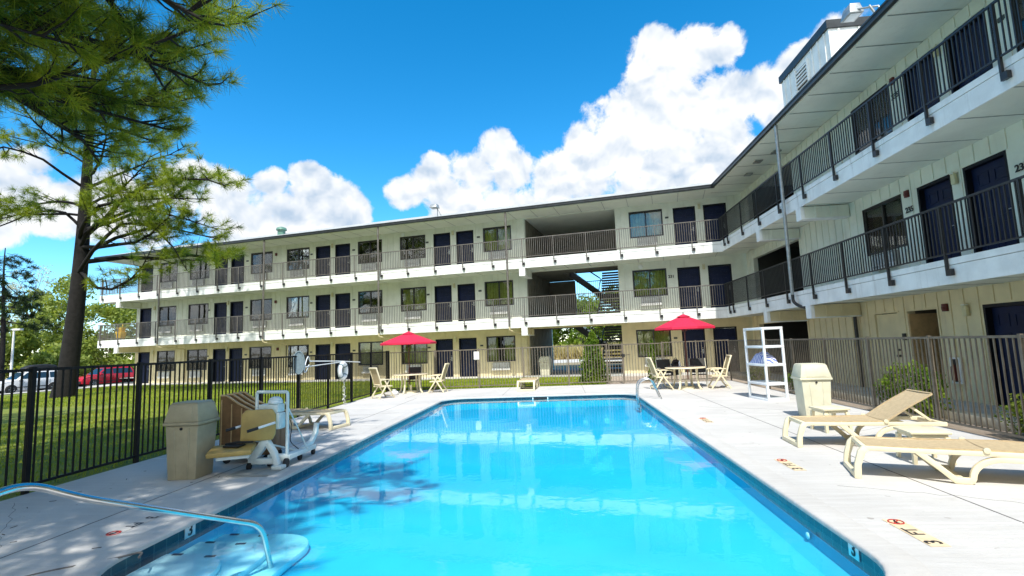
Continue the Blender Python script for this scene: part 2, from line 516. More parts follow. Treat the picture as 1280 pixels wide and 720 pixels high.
# ------------------------------------------------------------------ mesh builder
class MB:
    def __init__(self):
        self.v, self.f, self.mi, self.mats = [], [], [], []

    def m(self, mat):
        if mat not in self.mats:
            self.mats.append(mat)
        return self.mats.index(mat)

    def add(self, vs, fs, mat, tf=None):
        o = len(self.v)
        k = self.m(mat)
        for p in vs:
            p = Vector(p)
            self.v.append(tf @ p if tf else p)
        for f in fs:
            self.f.append([i + o for i in f])
            self.mi.append(k)
        return self

    def box(self, x0, x1, y0, y1, z0, z1, mat, tf=None):
        vs = [(x0, y0, z0), (x1, y0, z0), (x1, y1, z0), (x0, y1, z0), (x0, y0, z1), (x1, y0, z1), (x1, y1, z1), (x0, y1, z1)]
        fs = [(0, 3, 2, 1), (4, 5, 6, 7), (0, 1, 5, 4), (1, 2, 6, 5), (2, 3, 7, 6), (3, 0, 4, 7)]
        return self.add(vs, fs, mat, tf)

    def frustum(self, b, t, z0, z1, mat, tf=None):
        vs = [(b[0], b[2], z0), (b[1], b[2], z0), (b[1], b[3], z0), (b[0], b[3], z0), (t[0], t[2], z1), (t[1], t[2], z1), (t[1], t[3], z1), (t[0], t[3], z1)]
        fs = [(0, 3, 2, 1), (4, 5, 6, 7), (0, 1, 5, 4), (1, 2, 6, 5), (2, 3, 7, 6), (3, 0, 4, 7)]
        return self.add(vs, fs, mat, tf)

    def tube(self, pts, r, mat, n=8, closed=False, tf=None, caps=True):
        pts = [Vector(p) for p in pts]
        k = len(pts)
        rs = r if isinstance(r, (list, tuple)) else [r] * k
        vs, fs = [], []
        prev = None
        for i, p in enumerate(pts):
            if closed:
                d = pts[(i + 1) % k] - pts[i - 1]
            else:
                d = pts[min(i + 1, k - 1)] - pts[max(i - 1, 0)]
            if d.length < 1e-9:
                d = Vector((0, 0, 1))
            d.normalize()
            if prev is None:
                a = Vector((0, 0, 1)) if abs(d.z) < 0.9 else Vector((1, 0, 0))
                u = d.cross(a).normalized()
            else:
                u = (prev - d * prev.dot(d))
                u = u.normalized() if u.length > 1e-6 else d.orthogonal().normalized()
            prev = u
            q = d.cross(u)
            for j in range(n):
                a = 2 * math.pi * j / n
                vs.append(p + (u * math.cos(a) + q * math.sin(a)) * rs[i])
        rng = k if closed else k - 1
        for i in range(rng):
            for j in range(n):
                a, b = i * n + j, i * n + (j + 1) % n
                c, d = ((i + 1) % k) * n + (j + 1) % n, ((i + 1) % k) * n + j
                fs.append((a, b, c, d))
        if caps and not closed:
            fs.append(tuple(reversed(range(n))))
            fs.append(tuple(range((k - 1) * n, k * n)))
        return self.add(vs, fs, mat, tf)

    def sweep(self, pts, w, h, mat, side=(0, 1, 0), tf=None, closed=False):
        """rectangular bar along pts lying in a plane; side = plane normal; w across side, h in plane"""
        pts = [Vector(p) for p in pts]
        k = len(pts)
        sdv = Vector(side).normalized()
        vs, fs = [], []
        ws = w if isinstance(w, (list, tuple)) else [w] * k
        hs_ = h if isinstance(h, (list, tuple)) else [h] * k
        for i, p in enumerate(pts):
            if closed:
                d = pts[(i + 1) % k] - pts[i - 1]
            else:
                d = pts[min(i + 1, k - 1)] - pts[max(i - 1, 0)]
            d.normalize()
            u = sdv.cross(d).normalized()
            for a, b in ((-1, -1), (1, -1), (1, 1), (-1, 1)):
                vs.append(p + sdv * (a * ws[i] / 2) + u * (b * hs_[i] / 2))
        for i in range(k if closed else k - 1):
            for j in range(4):
                fs.append((i * 4 + j, i * 4 + (j + 1) % 4, ((i + 1) % k) * 4 + (j + 1) % 4, ((i + 1) % k) * 4 + j))
        if not closed:
            fs.append((3, 2, 1, 0))
            fs.append(tuple((k - 1) * 4 + j for j in range(4)))
        return self.add(vs, fs, mat, tf)

    def lathe(self, prof, mat, n=24, tf=None):
        vs, fs = [], []
        for (r, z) in prof:
            for j in range(n):
                a = 2 * math.pi * j / n
                vs.append((r * math.cos(a), r * math.sin(a), z))
        for i in range(len(prof) - 1):
            for j in range(n):
                fs.append((i * n + j, i * n + (j + 1) % n, (i + 1) * n + (j + 1) % n, (i + 1) * n + j))
        fs.append(tuple(reversed(range(n))))
        fs.append(tuple(range((len(prof) - 1) * n, len(prof) * n)))
        return self.add(vs, fs, mat, tf)

    def prism(self, poly, y0, y1, mat, tf=None, axis='y', y0s=None, y1s=None):
        """poly in (x,z) extruded along y; axis='z': poly in (x,y) extruded along z"""
        k = len(poly)
        vs = []
        for yy in (y0, y1):
            for (a, b) in poly:
                vs.append((a, yy, b) if axis == 'y' else (a, b, yy))
        fs = [tuple(range(k)), tuple(reversed(range(k, 2 * k)))]
        for i in range(k):
            j = (i + 1) % k
            fs.append((j, i, i + k, j + k))
        return self.add(vs, fs, mat, tf)

    def build(self, name, parent=None, bevel=0.0, smooth=0.0, loc=None, rotz=None, seg=2):
        me = bpy.data.meshes.new(name)
        me.from_pydata([tuple(p) for p in self.v], [], self.f)
        for mt in self.mats:
            me.materials.append(mt)
        me.polygons.foreach_set('material_index', self.mi)
        me.update()
        bm = bmesh.new()
        bm.from_mesh(me)
        bmesh.ops.recalc_face_normals(bm, faces=bm.faces)
        if bevel:
            es = [e for e in bm.edges if len(e.link_faces) == 2 and e.calc_face_angle(0) > R(35)]
            bmesh.ops.bevel(bm, geom=es, offset=bevel, segments=seg, affect='EDGES', profile=0.5, clamp_overlap=True)
        bm.to_mesh(me)
        bm.free()
        if smooth or bevel:
            me.polygons.foreach_set('use_smooth', [True] * len(me.polygons))
            me.set_sharp_from_angle(angle=R(smooth if smooth else 40))
        me.update()
        return link(name, me, parent, loc, rotz)


def link(name, me, parent=None, loc=None, rotz=None):
    o = bpy.data.objects.new(name, me)
    COL.objects.link(o)
    if parent is not None:
        o.parent = parent
    if loc is not None:
        o.location = loc
    if rotz is not None:
        o.rotation_euler = (0, 0, rotz)
    return o


def thing(name, label, cat, loc=(0, 0, 0), rotz=0.0, group=None):
    o = bpy.data.objects.new(name, None)
    COL.objects.link(o)
    o.empty_display_size = 0.2
    o.location = loc
    o.rotation_euler = (0, 0, rotz)
    return tag(o, label, cat, group)


def tag(o, label, cat, group=None):
    o['label'] = label
    o['category'] = cat
    if group:
        o['group'] = group
    return o


def structure(o):
    o['kind'] = 'structure'
    return o


def copy_part(o, parent, loc=None):
    c = o.copy()
    COL.objects.link(c)
    c.parent = parent
    if loc is not None:
        c.location = loc
    for ch in list(o.children):
        copy_part(ch, c)
    return c


def copy_thing(o, loc, rotz, label, group=None):
    c = o.copy()
    COL.objects.link(c)
    c.location = loc
    c.rotation_euler = (0, 0, rotz)
    c['label'] = label
    if group:
        c['group'] = group
    for ch in list(o.children):
        copy_part(ch, c)
    return c


def text_mesh(name, body, size, mat, parent=None, matrix=None, depth=0.002, bold=0.0):
    cu = bpy.data.curves.new(name, 'FONT')
    cu.body = body
    cu.size = size
    cu.extrude = depth
    cu.offset = bold
    cu.align_x = 'CENTER'
    cu.align_y = 'CENTER'
    tmp = bpy.data.objects.new(name + '_curve', cu)
    COL.objects.link(tmp)
    dg = bpy.context.evaluated_depsgraph_get()
    dg.update()
    me = bpy.data.meshes.new_from_object(tmp.evaluated_get(dg))
    bpy.data.objects.remove(tmp)
    bpy.data.curves.remove(cu)
    me.materials.clear()
    me.materials.append(mat)
    me.name = name
    if matrix is not None:
        me.transform(matrix)
    return link(name, me, parent)


def mesh_np(name, verts, faces_idx, nper, mat, parent=None, loc=None):
    """fast mesh from numpy: verts (N,3), faces all with nper corners"""
    me = bpy.data.meshes.new(name)
    nv = len(verts)
    nf = len(faces_idx) // nper
    me.vertices.add(nv)
    me.vertices.foreach_set('co', np.asarray(verts, np.float32).ravel())
    me.loops.add(len(faces_idx))
    me.loops.foreach_set('vertex_index', np.asarray(faces_idx, np.int32))
    me.polygons.add(nf)
    me.polygons.foreach_set('loop_start', np.arange(0, nf * nper, nper, dtype=np.int32))
    me.polygons.foreach_set('loop_total', np.full(nf, nper, np.int32))
    me.materials.append(mat)
    me.update(calc_edges=True)
    me.validate()
    return link(name, me, parent, loc)


def unit(a):
    return a / (np.linalg.norm(a, axis=-1, keepdims=True) + 1e-9)


def leaf_mesh(name, centers, size, mat, parent=None, loc=None, up=0.4, aspect=0.55, size_var=0.4):
    n = len(centers)
    nrm = unit(RNG.normal(size=(n, 3)) + np.array([0, 0, up]))
    a = unit(np.cross(nrm, RNG.normal(size=(n, 3))))
    b = np.cross(nrm, a)
    s = size * (1 + RNG.uniform(-size_var, size_var, (n, 1)))
    p = np.stack([centers - a * s, centers - b * s * aspect, centers + a * s, centers + b * s * aspect], 1).reshape(-1, 3)
    return mesh_np(name, p, np.arange(n * 4), 4, mat, parent, loc)


def needle_mesh(name, tips, dirs, mat, per=40, length=0.22, width=0.008, spread=0.9, parent=None, loc=None):
    """pine tufts: tips (N,3) with axis dirs (N,3)"""
    n = len(tips)
    d = np.repeat(unit(dirs), per, 0)
    base = np.repeat(tips, per, 0) - d * RNG.uniform(0, 0.10, (n * per, 1)) * (length / 0.22)
    rnd = unit(RNG.normal(size=(n * per, 3)))
    dirn = unit(d * RNG.uniform(0.15, 1.0, (n * per, 1)) + rnd * spread)
    ln = length * RNG.uniform(0.65, 1.15, (n * per, 1))
    tip = base + dirn * ln
    tip[:, 2] -= ln[:, 0] * 0.10
    side = unit(np.cross(dirn, RNG.normal(size=(n * per, 3)))) * width
    p = np.stack([base - side * 0.5, base + side * 0.5, tip + side * 0.18, tip - side * 0.18], 1).reshape(-1, 3)
    return mesh_np(name, p, np.arange(n * per * 4), 4, mat, parent, loc)


# ------------------------------------------------------------------ ground
def hgt(x, y):
    t = min(1.0, max(0.0, (-32.5 - x) / 5.0))
    return -0.6 * t * t * (3 - 2 * t)


def grid_sheet(name, xs, ys, mat, dz):
    vs = [(x, y, hgt(x, y) + dz) for y in ys for x in xs]
    nx = len(xs)
    fs = [(j * nx + i, j * nx + i + 1, (j + 1) * nx + i + 1, (j + 1) * nx + i) for j in range(len(ys) - 1) for i in range(nx - 1)]
    b = MB()
    b.add(vs, fs, mat)
    return structure(b.build(name))


POOL = (-3.88, 2.28, 3.6, 17.0)
RAD = 0.75


def rrect(x0, x1, y0, y1, r, n=10):
    pts = []
    for cx, cy, a0 in ((x1 - r, y0 + r, -90), (x1 - r, y1 - r, 0), (x0 + r, y1 - r, 90), (x0 + r, y0 + r, 180)):
        for i in range(n + 1):
            a = R(a0 + 90 * i / n)
            pts.append((cx + r * math.cos(a), cy + r * math.sin(a)))
    return pts


def sheet_with_hole(name, outer, inner, z, mat):
    bm = bmesh.new()
    eds = []
    for loop in (outer, inner):
        vs = [bm.verts.new((p[0], p[1], z)) for p in loop]
        for i in range(len(vs)):
            eds.append(bm.edges.new((vs[i], vs[(i + 1) % len(vs)])))
    bmesh.ops.triangle_fill(bm, use_beauty=True, use_dissolve=False, edges=eds)
    bmesh.ops.recalc_face_normals(bm, faces=bm.faces)
    for f in bm.faces:
        if f.normal.z < 0:
            f.normal_flip()
    me = bpy.data.meshes.new(name)
    bm.to_mesh(me)
    bm.free()
    me.materials.append(mat)
    return structure(link(name, me))


def span(a, b, n):
    return [a + (b - a) * i / n for i in range(n + 1)]


# one ground sheet to the horizon, with an opening where the pool is dug
GX0, GX1, GY0, GY1 = -3000, 3000, -3000, 3000
gb = MB()
NEAR = (-120, 60, -60, 140)
xs = span(-120, -40, 8) + span(-38, -30, 8) + [-20, -10, -4.4, 2.8, 10, 20, 40, 60]
ys = [-60, -30, -10, 0, 3.1, 17.5, 20, 30, 40, 60, 80, 110, 140]
nx = len(xs)
vs = [(x, y, hgt(x, y) - 0.02) for y in ys for x in xs]
fs = []
for j in range(len(ys) - 1):
    for i in range(nx - 1):
        if xs[i] == -4.4 and ys[j] == 3.1:
            continue
        fs.append((j * nx + i, j * nx + i + 1, (j + 1) * nx + i + 1, (j + 1) * nx + i))
gb.add(vs, fs, M['dirt'])
for (a, b_, c, d) in ((GX0, -120, GY0, GY1), (60, GX1, GY0, GY1), (-120, 60, GY0, -60), (-120, 60, 140, GY1)):
    za = -0.62 if a < -100 and b_ <= -120 else -0.02
    gb.add([(a, c, -0.62 if a < 0 else -0.02), (b_, c, za), (b_, d, za), (a, d, -0.62 if a < 0 else -0.02)], [(0, 1, 2, 3)], M['dirt'])
structure(gb.build('ground'))

# lawn left of the pool deck and the strip behind it
lb = MB()
lb.add([(-30.0, -12, 0.0), (-7.05, -12, 0.0), (-7.05, 20.55, 0.0), (-7.05, 27.0, 0.0), (-29.2, 31.6, 0.0), (-30.6, 27.5, 0.0), (-31.4, 25.5, 0.0)], [tuple(range(7))], M['lawn'])
lb.add([(-7.05, 20.62, 0.0), (1.75, 20.62, 0.0), (1.75, 25.2, 0.0), (-7.05, 27.0, 0.0)], [(0, 1, 2, 3)], M['lawn'])
structure(lb.build('lawn'))
gbm = MB()
gbm.add([(1.75, 20.62, 0.002), (6.5, 20.62, 0.002), (6.5, 24.2, 0.002), (1.75, 25.2, 0.002)], [(0, 1, 2, 3)], M['gravel'])
gbm.add([(6.5, -6, 0.002), (7.12, -6, 0.002), (7.12, 24.1, 0.002), (6.5, 24.2, 0.002)], [(0, 1, 2, 3)], M['gravel'])
structure(gbm.build('gravel_bed'))

park = grid_sheet('parking_lot', span(-75, -38, 6) + span(-37, -31.5, 7), [-20, 0, 10, 20, 25, 30, 35, 40, 50, 70, 90], M['asphalt'], 0.0)
kb = MB()
kb.add([(-32.0, 24.6, 0.03), (-31.4, 25.5, 0.03), (-30.6, 27.5, 0.03), (-29.2, 31.6, 0.03), (-30.4, 32.0, 0.03), (-31.8, 27.8, 0.03), (-33.2, 25.0, 0.0)], [tuple(range(7))], M['paving'])
kb.box(-60, 30, 44.0, 52.0, -0.01, 0.01, M['paving'])
structure(kb.build('path'))

# pool deck
OUTER = [(-7.05, -8), (6.5, -8), (6.5, 20.6), (-7.05, 20.6)]
sheet_with_hole('pool_deck', OUTER, rrect(POOL[0] - 0.28, POOL[1] + 0.28, POOL[2] - 0.28, POOL[3] + 0.28, RAD + 0.28), 0.004, M['deck'])
# coping with a rounded nose
prof = [(0.28, 0.004), (0.26, 0.016), (0.03, 0.016), (0.008, 0.012), (0.0, 0.0), (0.0, -0.03), (0.035, -0.045)]
cb = MB()
loops = [[(p[0], p[1], z) for p in rrect(POOL[0] - off, POOL[1] + off, POOL[2] - off, POOL[3] + off, RAD + off)] for off, z in prof]
k = len(loops[0])
vs = [p for lp in loops for p in lp]
fs = [(i * k + j, i * k + (j + 1) % k, (i + 1) * k + (j + 1) % k, (i + 1) * k + j) for i in range(len(loops) - 1) for j in range(k)]
cb.add(vs, fs, M['deck'])
structure(cb.build('pool_coping', smooth=50))
# basin
bb = MB()
seq = [(-0.035, -0.045, M['pool_tile']), (-0.035, -0.20, M['plaster']), (-0.033, -0.20, M['plaster']), (0.0, -0.28, M['plaster']), (0.12, -0.37, M['plaster'])]
bl = [[(p[0], p[1], z) for p in rrect(POOL[0] + off, POOL[1] - off, POOL[2] + off, POOL[3] - off, RAD - off if off < 0.5 else 0.3)] for off, z, _ in seq]
for i in range(len(bl) - 1):
    bb.add(bl[i] + bl[i + 1], [(j, (j + 1) % k, k + (j + 1) % k, k + j) for j in range(k)], seq[i][2])
bb.add(bl[-1], [tuple(range(k))], M['plaster'])
structure(bb.build('pool_basin', smooth=40))
wb = MB()
wb.prism(rrect(POOL[0] - 0.05, POOL[1] + 0.05, POOL[2] - 0.05, POOL[3] + 0.05, RAD + 0.05), -0.40, -0.085, M['water'], axis='z')
structure(wb.build('pool_water'))

# steps inside the near left corner
st = thing('pool_steps', 'pale blue curved entry steps under water with navy nosing tiles', 'pool steps', (0, 0, 0))
for i, (xr, yf, zt) in enumerate(((-3.10, 4.8, -0.16), (-2.93, 5.26, -0.22), (-2.70, 5.66, -0.285))):
    b = MB()
    rr = 0.45
    poly = [(POOL[0] + 0.005, 3.62), (xr, 3.62)]
    for q in range(9):
        a = R(90 * q / 8)
        poly.append((xr - rr + rr * math.cos(a), yf - rr + rr * math.sin(a)))
    poly.append((POOL[0] + 0.005, yf))
    zb = -0.366 if i == 2 else (-0.218, -0.283)[i] - 0.01
    b.prism(poly, zb, zt, M['step'], axis='z')
    s_ = b.build('step', st, bevel=0.03, smooth=40)
    t = MB()
    for (tx, ty, ra) in ((POOL[0] + 0.16, yf - 0.05, 0), (POOL[0] + 0.52, yf - 0.09, 0.1)):
        tf = Matrix.Translation((tx, ty, zt + 0.0015)) @ Matrix.Rotation(ra, 4, 'Z')
        t.box(-0.05, 0.05, -0.018, 0.018, 0, 0.004, M['navy_tile'], tf)
    t.build('nosing_tile', s_)


def arc_pts(c, r, a0, a1, n, u, v):
    c, u, v = Vector(c), Vector(u), Vector(v)
    return [c + u * (r * math.cos(R(a0 + (a1 - a0) * i / n))) + v * (r * math.sin(R(a0 + (a1 - a0) * i / n))) for i in range(n + 1)]


def round_path(pts, r=0.12, n=6):
    pts = [Vector(p) for p in pts]
    out = [pts[0]]
    for i in range(1, len(pts) - 1):
        a, b, c = pts[i - 1], pts[i], pts[i + 1]
        d1, d2 = (a - b), (c - b)
        rr = min(r, d1.length * 0.45, d2.length * 0.45)
        p, q = b + d1.normalized() * rr, b + d2.normalized() * rr
        for k_ in range(n + 1):
            t = k_ / n
            out.append((1 - t) ** 2 * p + 2 * t * (1 - t) * b + t * t * q)
    out.append(pts[-1])
    return out


hb = MB()
hb.tube(round_path([(-2.80, 4.78, -0.30), (-2.78, 4.58, 0.165), (-3.20, 3.21, 0.80), (-3.37, 3.0, 0.955), (-3.36, 2.62, 0.93), (-3.42, 2.45, 0.5), (-3.42, 2.45, 0.0)], 0.15, 8), 0.024, M['chrome'], 14)
hb.lathe([(0.05, 0.0), (0.05, 0.012), (0.03, 0.02)], M['chrome'], 16, Matrix.Translation((-3.42, 2.45, 0.004)))
tag(hb.build('handrail', smooth=50), 'polished steel handrail rising out of the pool entry steps', 'handrail')

# far ladder grab rails
lad = thing('pool_ladder', 'pair of curved steel grab rails at the far right pool corner', 'pool ladder')
for dx in (0.0, 0.0):
    pass
for q, (ax, ay) in enumerate(((2.78, 15.02), (2.80, 15.46))):
    b = MB()
    path = round_path([(ax, ay, 0.0), (ax - 0.24, ay, 0.62), (ax - 0.62, ay, 0.50), (ax - 0.66, ay, 0.05), (ax - 0.58, ay, -0.36)], 0.2, 7)
    b.tube(path, 0.021, M['chrome'], 10)
    b.build('grab_rail', lad, smooth=50)
for z in (-0.18, -0.3):
    b = MB()
    b.box(2.14, 2.22, 15.02, 15.46, z, z + 0.02, M['chrome'])
    b.build('ladder_tread', lad)

# depth markers and joints on the deck
def depth_marker(cx, cy, facing, label, tile='marker_tile'):
    r_ = thing('depth_marker', label, 'depth marker', (cx, cy, 0.006), facing, 'depth markers set in the deck')
    b = MB()
    for x0 in (-0.37, -0.215, -0.06, 0.095):
        b.box(x0, x0 + 0.15, -0.075, 0.075, 0, 0.003, M[tile])
    tl = b.build('tile', r_)
    mt = Matrix.Translation((-0.14, 0, 0.0036))
    text_mesh('lettering', '3', 0.17, M['ink'], r_, Matrix.Translation((-0.29, 0, 0.0036)), 0.0006, 0.004)
    text_mesh('lettering', 'FT', 0.15, M['ink'], r_, Matrix.Translation((-0.06, 0, 0.0036)), 0.0006, 0.003)
    d = MB()
    d.tube(arc_pts((0.17, 0, 0.0045), 0.058, 0, 350, 24, (1, 0, 0), (0, 1, 0)), 0.006, M['ink_red'], 6, closed=True)
    d.tube([(0.17 - 0.04, 0.04, 0.0045), (0.17 + 0.04, -0.04, 0.0045)], 0.006, M['ink_red'], 6)
    d.tube([(0.12, 0.0, 0.0045), (0.16, 0.012, 0.0045), (0.21, -0.01, 0.0045)], 0.008, M['ink'], 6)
    d.build('no_diving_symbol', r_)
    return r_


depth_marker(2.88, 4.83, R(90), 'cream 3 FT no diving tiles nearest on the right hand deck')
depth_marker(2.90, 7.22, R(90), 'cream depth tiles by the pool level with the upright lounger')
depth_marker(2.90, 11.08, R(90), 'faint depth tiles by the pool level with the pale bin')
depth_marker(-4.46, 5.0, R(-90), 'dark worn depth marking in tree shade near the pool handrail', 'deck')
for (x, y, sgn, lab) in ((POOL[0] - 0.033, 5.16, 1, 'white tile numbered 3 on the left waterline near the handrail'), (POOL[1] + 0.033, 4.62, -1, 'white tile numbered 3 on the right waterline at the near corner')):
    r_ = thing('waterline_tile', lab, 'depth tile', (x, y, -0.085))
    b = MB()
    b.box(-0.006 if sgn < 0 else 0, 0 if sgn < 0 else 0.006, -0.075, 0.075, -0.06, 0.07, M['marker_white'])
    b.build('tile', r_)
    mt = Matrix.Translation((0.0075 * sgn, 0, 0.005)) @ Matrix.Rotation(R(90) * sgn, 4, 'Z') @ Matrix.Rotation(R(90), 4, 'X')
    text_mesh('lettering', '3', 0.15, M['ink'], r_, mt, 0.0008, 0.004)
for (x, y, sgn) in ((POOL[0] - 0.033, 8.2, 1), (POOL[0] - 0.033, 12.6, 1), (POOL[1] + 0.033, 9.0, -1), (POOL[1] + 0.033, 13.2, -1)):
    pass

b = MB()
b.box(-0.23, 0.23, -0.012, 0.0, -0.16, -0.05, M['black'])
b.box(-0.26, -0.23, -0.016, 0.0, -0.19, -0.045, M['ring'])
b.box(0.23, 0.26, -0.016, 0.0, -0.19, -0.045, M['ring'])
tag(b.build('pool_skimmer', loc=(-0.75, 17.034, 0)), 'dark skimmer opening in the far pool wall below the lone lounger', 'skimmer')
b = MB()
b.lathe([(0.20, 0.0), (0.20, 0.02), (0.16, 0.035), (0.02, 0.04)], M['ac_white'], 24)
tag(b.build('main_drain', smooth=40, loc=(-0.8, 11.5, -0.369)), 'round pale drain grate on the pool floor', 'drain')
b = MB()
b.lathe([(0.032, 0.0), (0.032, 0.012), (0.016, 0.02)], M['ring'], 16, Matrix.Rotation(R(-90), 4, 'Y'))
tag(b.build('return_fitting', loc=(2.279, 5.35, -0.23)), 'white round return fitting under water on the right pool wall', 'fitting')
jb = MB()
for (x0, x1, y) in ((2.62, 6.45, 4.98), (2.62, 6.45, 8.4), (2.62, 6.45, 11.6), (2.62, 6.45, 14.6), (-7.0, -4.2, 8.3), (-7.0, -4.2, 11.6), (-7.0, -4.2, 14.8)):
    jb.box(x0, x1, y - 0.006, y + 0.006, 0.004, 0.0065, M['joint_pale'])
for x in (-5.4, -2.05, 0.75, 3.6):
    jb.box(x - 0.005, x + 0.005, 17.32, 20.55, 0.004, 0.0065, M['joint'])
jb.box(3.9 - 0.007, 3.9 + 0.007, -2, 20.5, 0.004, 0.0065, M['joint'])
jb.box(-5.0 - 0.006, -5.0 + 0.006, 3.0, 17.3, 0.004, 0.0065, M['joint'])
pts = round_path([(-4.72, 3.4, 0.005), (-4.3, 3.98, 0.005), (-3.92, 4.22, 0.008), (-3.75, 4.38, 0.014), (-3.68, 4.25, 0.016)], 0.15, 5)
jb.tube(pts, 0.009, M['joint'], 6)
for (x0, y0, x1, y1) in ((3.0, 6.2, 4.6, 5.4), (4.4, 9.1, 6.4, 10.2), (-6.8, 5.9, -5.2, 4.4), (-1.4, 17.5, 0.2, 20.4), (-6.9, 12.9, -4.4, 13.6), (3.3, 13.2, 5.0, 12.2)):
    p = [(x0 + (x1 - x0) * i / 14 + random.uniform(-.03, .03), y0 + (y1 - y0) * i / 14 + random.uniform(-.04, .04), 0.0042) for i in range(15)]
    jb.tube(p, 0.0022, M['joint'], 4)
structure(jb.build('deck_joint'))
db = MB()
db.lathe([(0.32, 0), (0.32, 0.006), (0.29, 0.009), (0.05, 0.009)], M['paving'], 28)
db.lathe([(0.10, 0.009), (0.10, 0.013), (0.02, 0.013)], M['steel'], 16)
tag(db.build('drain_cover', loc=(-5.0, 9.9, 0.004)), 'round grey drain cover in the deck beyond the pool lift', 'drain cover')


# ------------------------------------------------------------------ motel wings
FL = (0.0, 3.05, 6.12)
ROOFZ = 8.62


def make_door_mesh():
    fr = MB()
    wd, hd = 1.07, 2.17
    fr.box(0, 0.06, 0.0, 0.22, 0, hd, M['jamb'])
    fr.box(wd - 0.06, wd, 0.0, 0.22, 0, hd, M['jamb'])
    fr.box(0.06, wd - 0.06, 0.0, 0.22, hd - 0.07, hd, M['jamb'])
    d = MB()
    d.box(0.06, wd - 0.06, 0.13, 0.17, 0.02, hd - 0.075, M['door'])
    for cx in (0.33, 0.74):
        for (z0, z1) in ((0.22, 0.82), (0.95, 1.55), (1.68, 1.95)):
            for a, b_, c, e in ((cx - 0.14, cx + 0.14, z0, z0 + 0.025), (cx - 0.14, cx + 0.14, z1 - 0.025, z1), (cx - 0.14, cx - 0.115, z0 + 0.025, z1 - 0.025), (cx + 0.115, cx + 0.14, z0 + 0.025, z1 - 0.025)):
                d.box(a, b_, 0.118, 0.13, c, e, M['door'])
    h = MB()
    h.box(0.90, 0.96, 0.11, 0.13, 0.92, 1.14, M['steel'])
    h.tube([(0.93, 0.11, 1.0), (0.93, 0.07, 1.0), (0.82, 0.07, 1.0)], 0.011, M['steel'], 8)
    h.lathe([(0.022, 0), (0.022, 0.02)], M['steel'], 12, Matrix.Translation((0.93, 0.125, 1.2)) @ Matrix.Rotation(R(90), 4, 'X'))
    return d, fr, h


def make_window(parent, s0, wd, z0, hd, style, recess=0.05):
    g = MB()
    for a, b_, c, e in ((0, 0.05, 0, hd), (wd - 0.05, wd, 0, hd), (0.05, wd - 0.05, 0, 0.05), (0.05, wd - 0.05, hd - 0.05, hd), (wd / 2 - 0.03, wd / 2 + 0.03, 0.05, hd - 0.05)):
        g.box(a, b_, recess - 0.03, recess + 0.04, c, e, M['bronze'])
    g.box(0, wd, 0.5, 0.52, 0, hd, M['dark'])
    g.box(-0.02, 0.0, recess - 0.06, 0.5, 0, hd, M['bronze'])
    g.box(wd, wd + 0.02, recess - 0.06, 0.5, 0, hd, M['bronze'])
    g.box(-0.02, wd + 0.02, recess - 0.06, 0.5, -0.02, 0.0, M['bronze'])
    g.box(-0.02, wd + 0.02, recess - 0.06, 0.5, hd, hd + 0.02, M['bronze'])
    wn_ = g.build('window', parent, loc=(s0, 0, z0))
    p = MB()
    p.box(0.05, wd / 2 - 0.03, recess, recess + 0.008, 0.05, hd - 0.05, M['glass'])
    p.box(wd / 2 + 0.03, wd - 0.05, recess + 0.012, recess + 0.02, 0.05, hd - 0.05, M['glass'])
    p.build('pane', wn_)
    if style:
        c = MB()
        mat = {'o': M['curtain'], 'p': M['curtain_pale'], 'h': M['curtain']}[style]
        rngs = [(0.05, wd - 0.05)] if style != 'h' else [(0.05, wd * 0.36), (wd * 0.62, wd - 0.05)]
        for a, b_ in rngs:
            n = int((b_ - a) / 0.03)
            vs, fs = [], []
            ph = random.random() * 6
            for i in range(n + 1):
                x = a + (b_ - a) * i / n
                yy = recess + 0.14 + 0.035 * math.sin(x * 42 + ph) + 0.015 * math.sin(x * 17 + ph)
                vs += [(x, yy, 0.03), (x, yy, hd - 0.05)]
            for i in range(n):
                fs.append((2 * i, 2 * i + 2, 2 * i + 3, 2 * i + 1))
            c.add(vs, fs, mat)
        c.build('curtain', wn_, smooth=60)
    return wn_


def make_ac(parent, s0, z0):
    b = MB()
    b.box(0, 0.98, -0.11, 0.0, 0.0, 0.42, M['ac'])
    for i in range(7):
        b.box(0.03, 0.95, -0.118, -0.11, 0.145 + i * 0.037, 0.16 + i * 0.037, M['ac_white'])
    a = b.build('air_conditioner', parent, loc=(s0, 0, z0))
    c = MB()
    c.box(-0.01, 0.99, -0.17, -0.112, 0.0, 0.115, M['ac_white'])
    for i in range(10):
        c.box(0.03 + i * 0.094, 0.085 + i * 0.094, -0.176, -0.17, 0.03, 0.09, M['ac'])
    c.build('drip_hood', a)
    return a


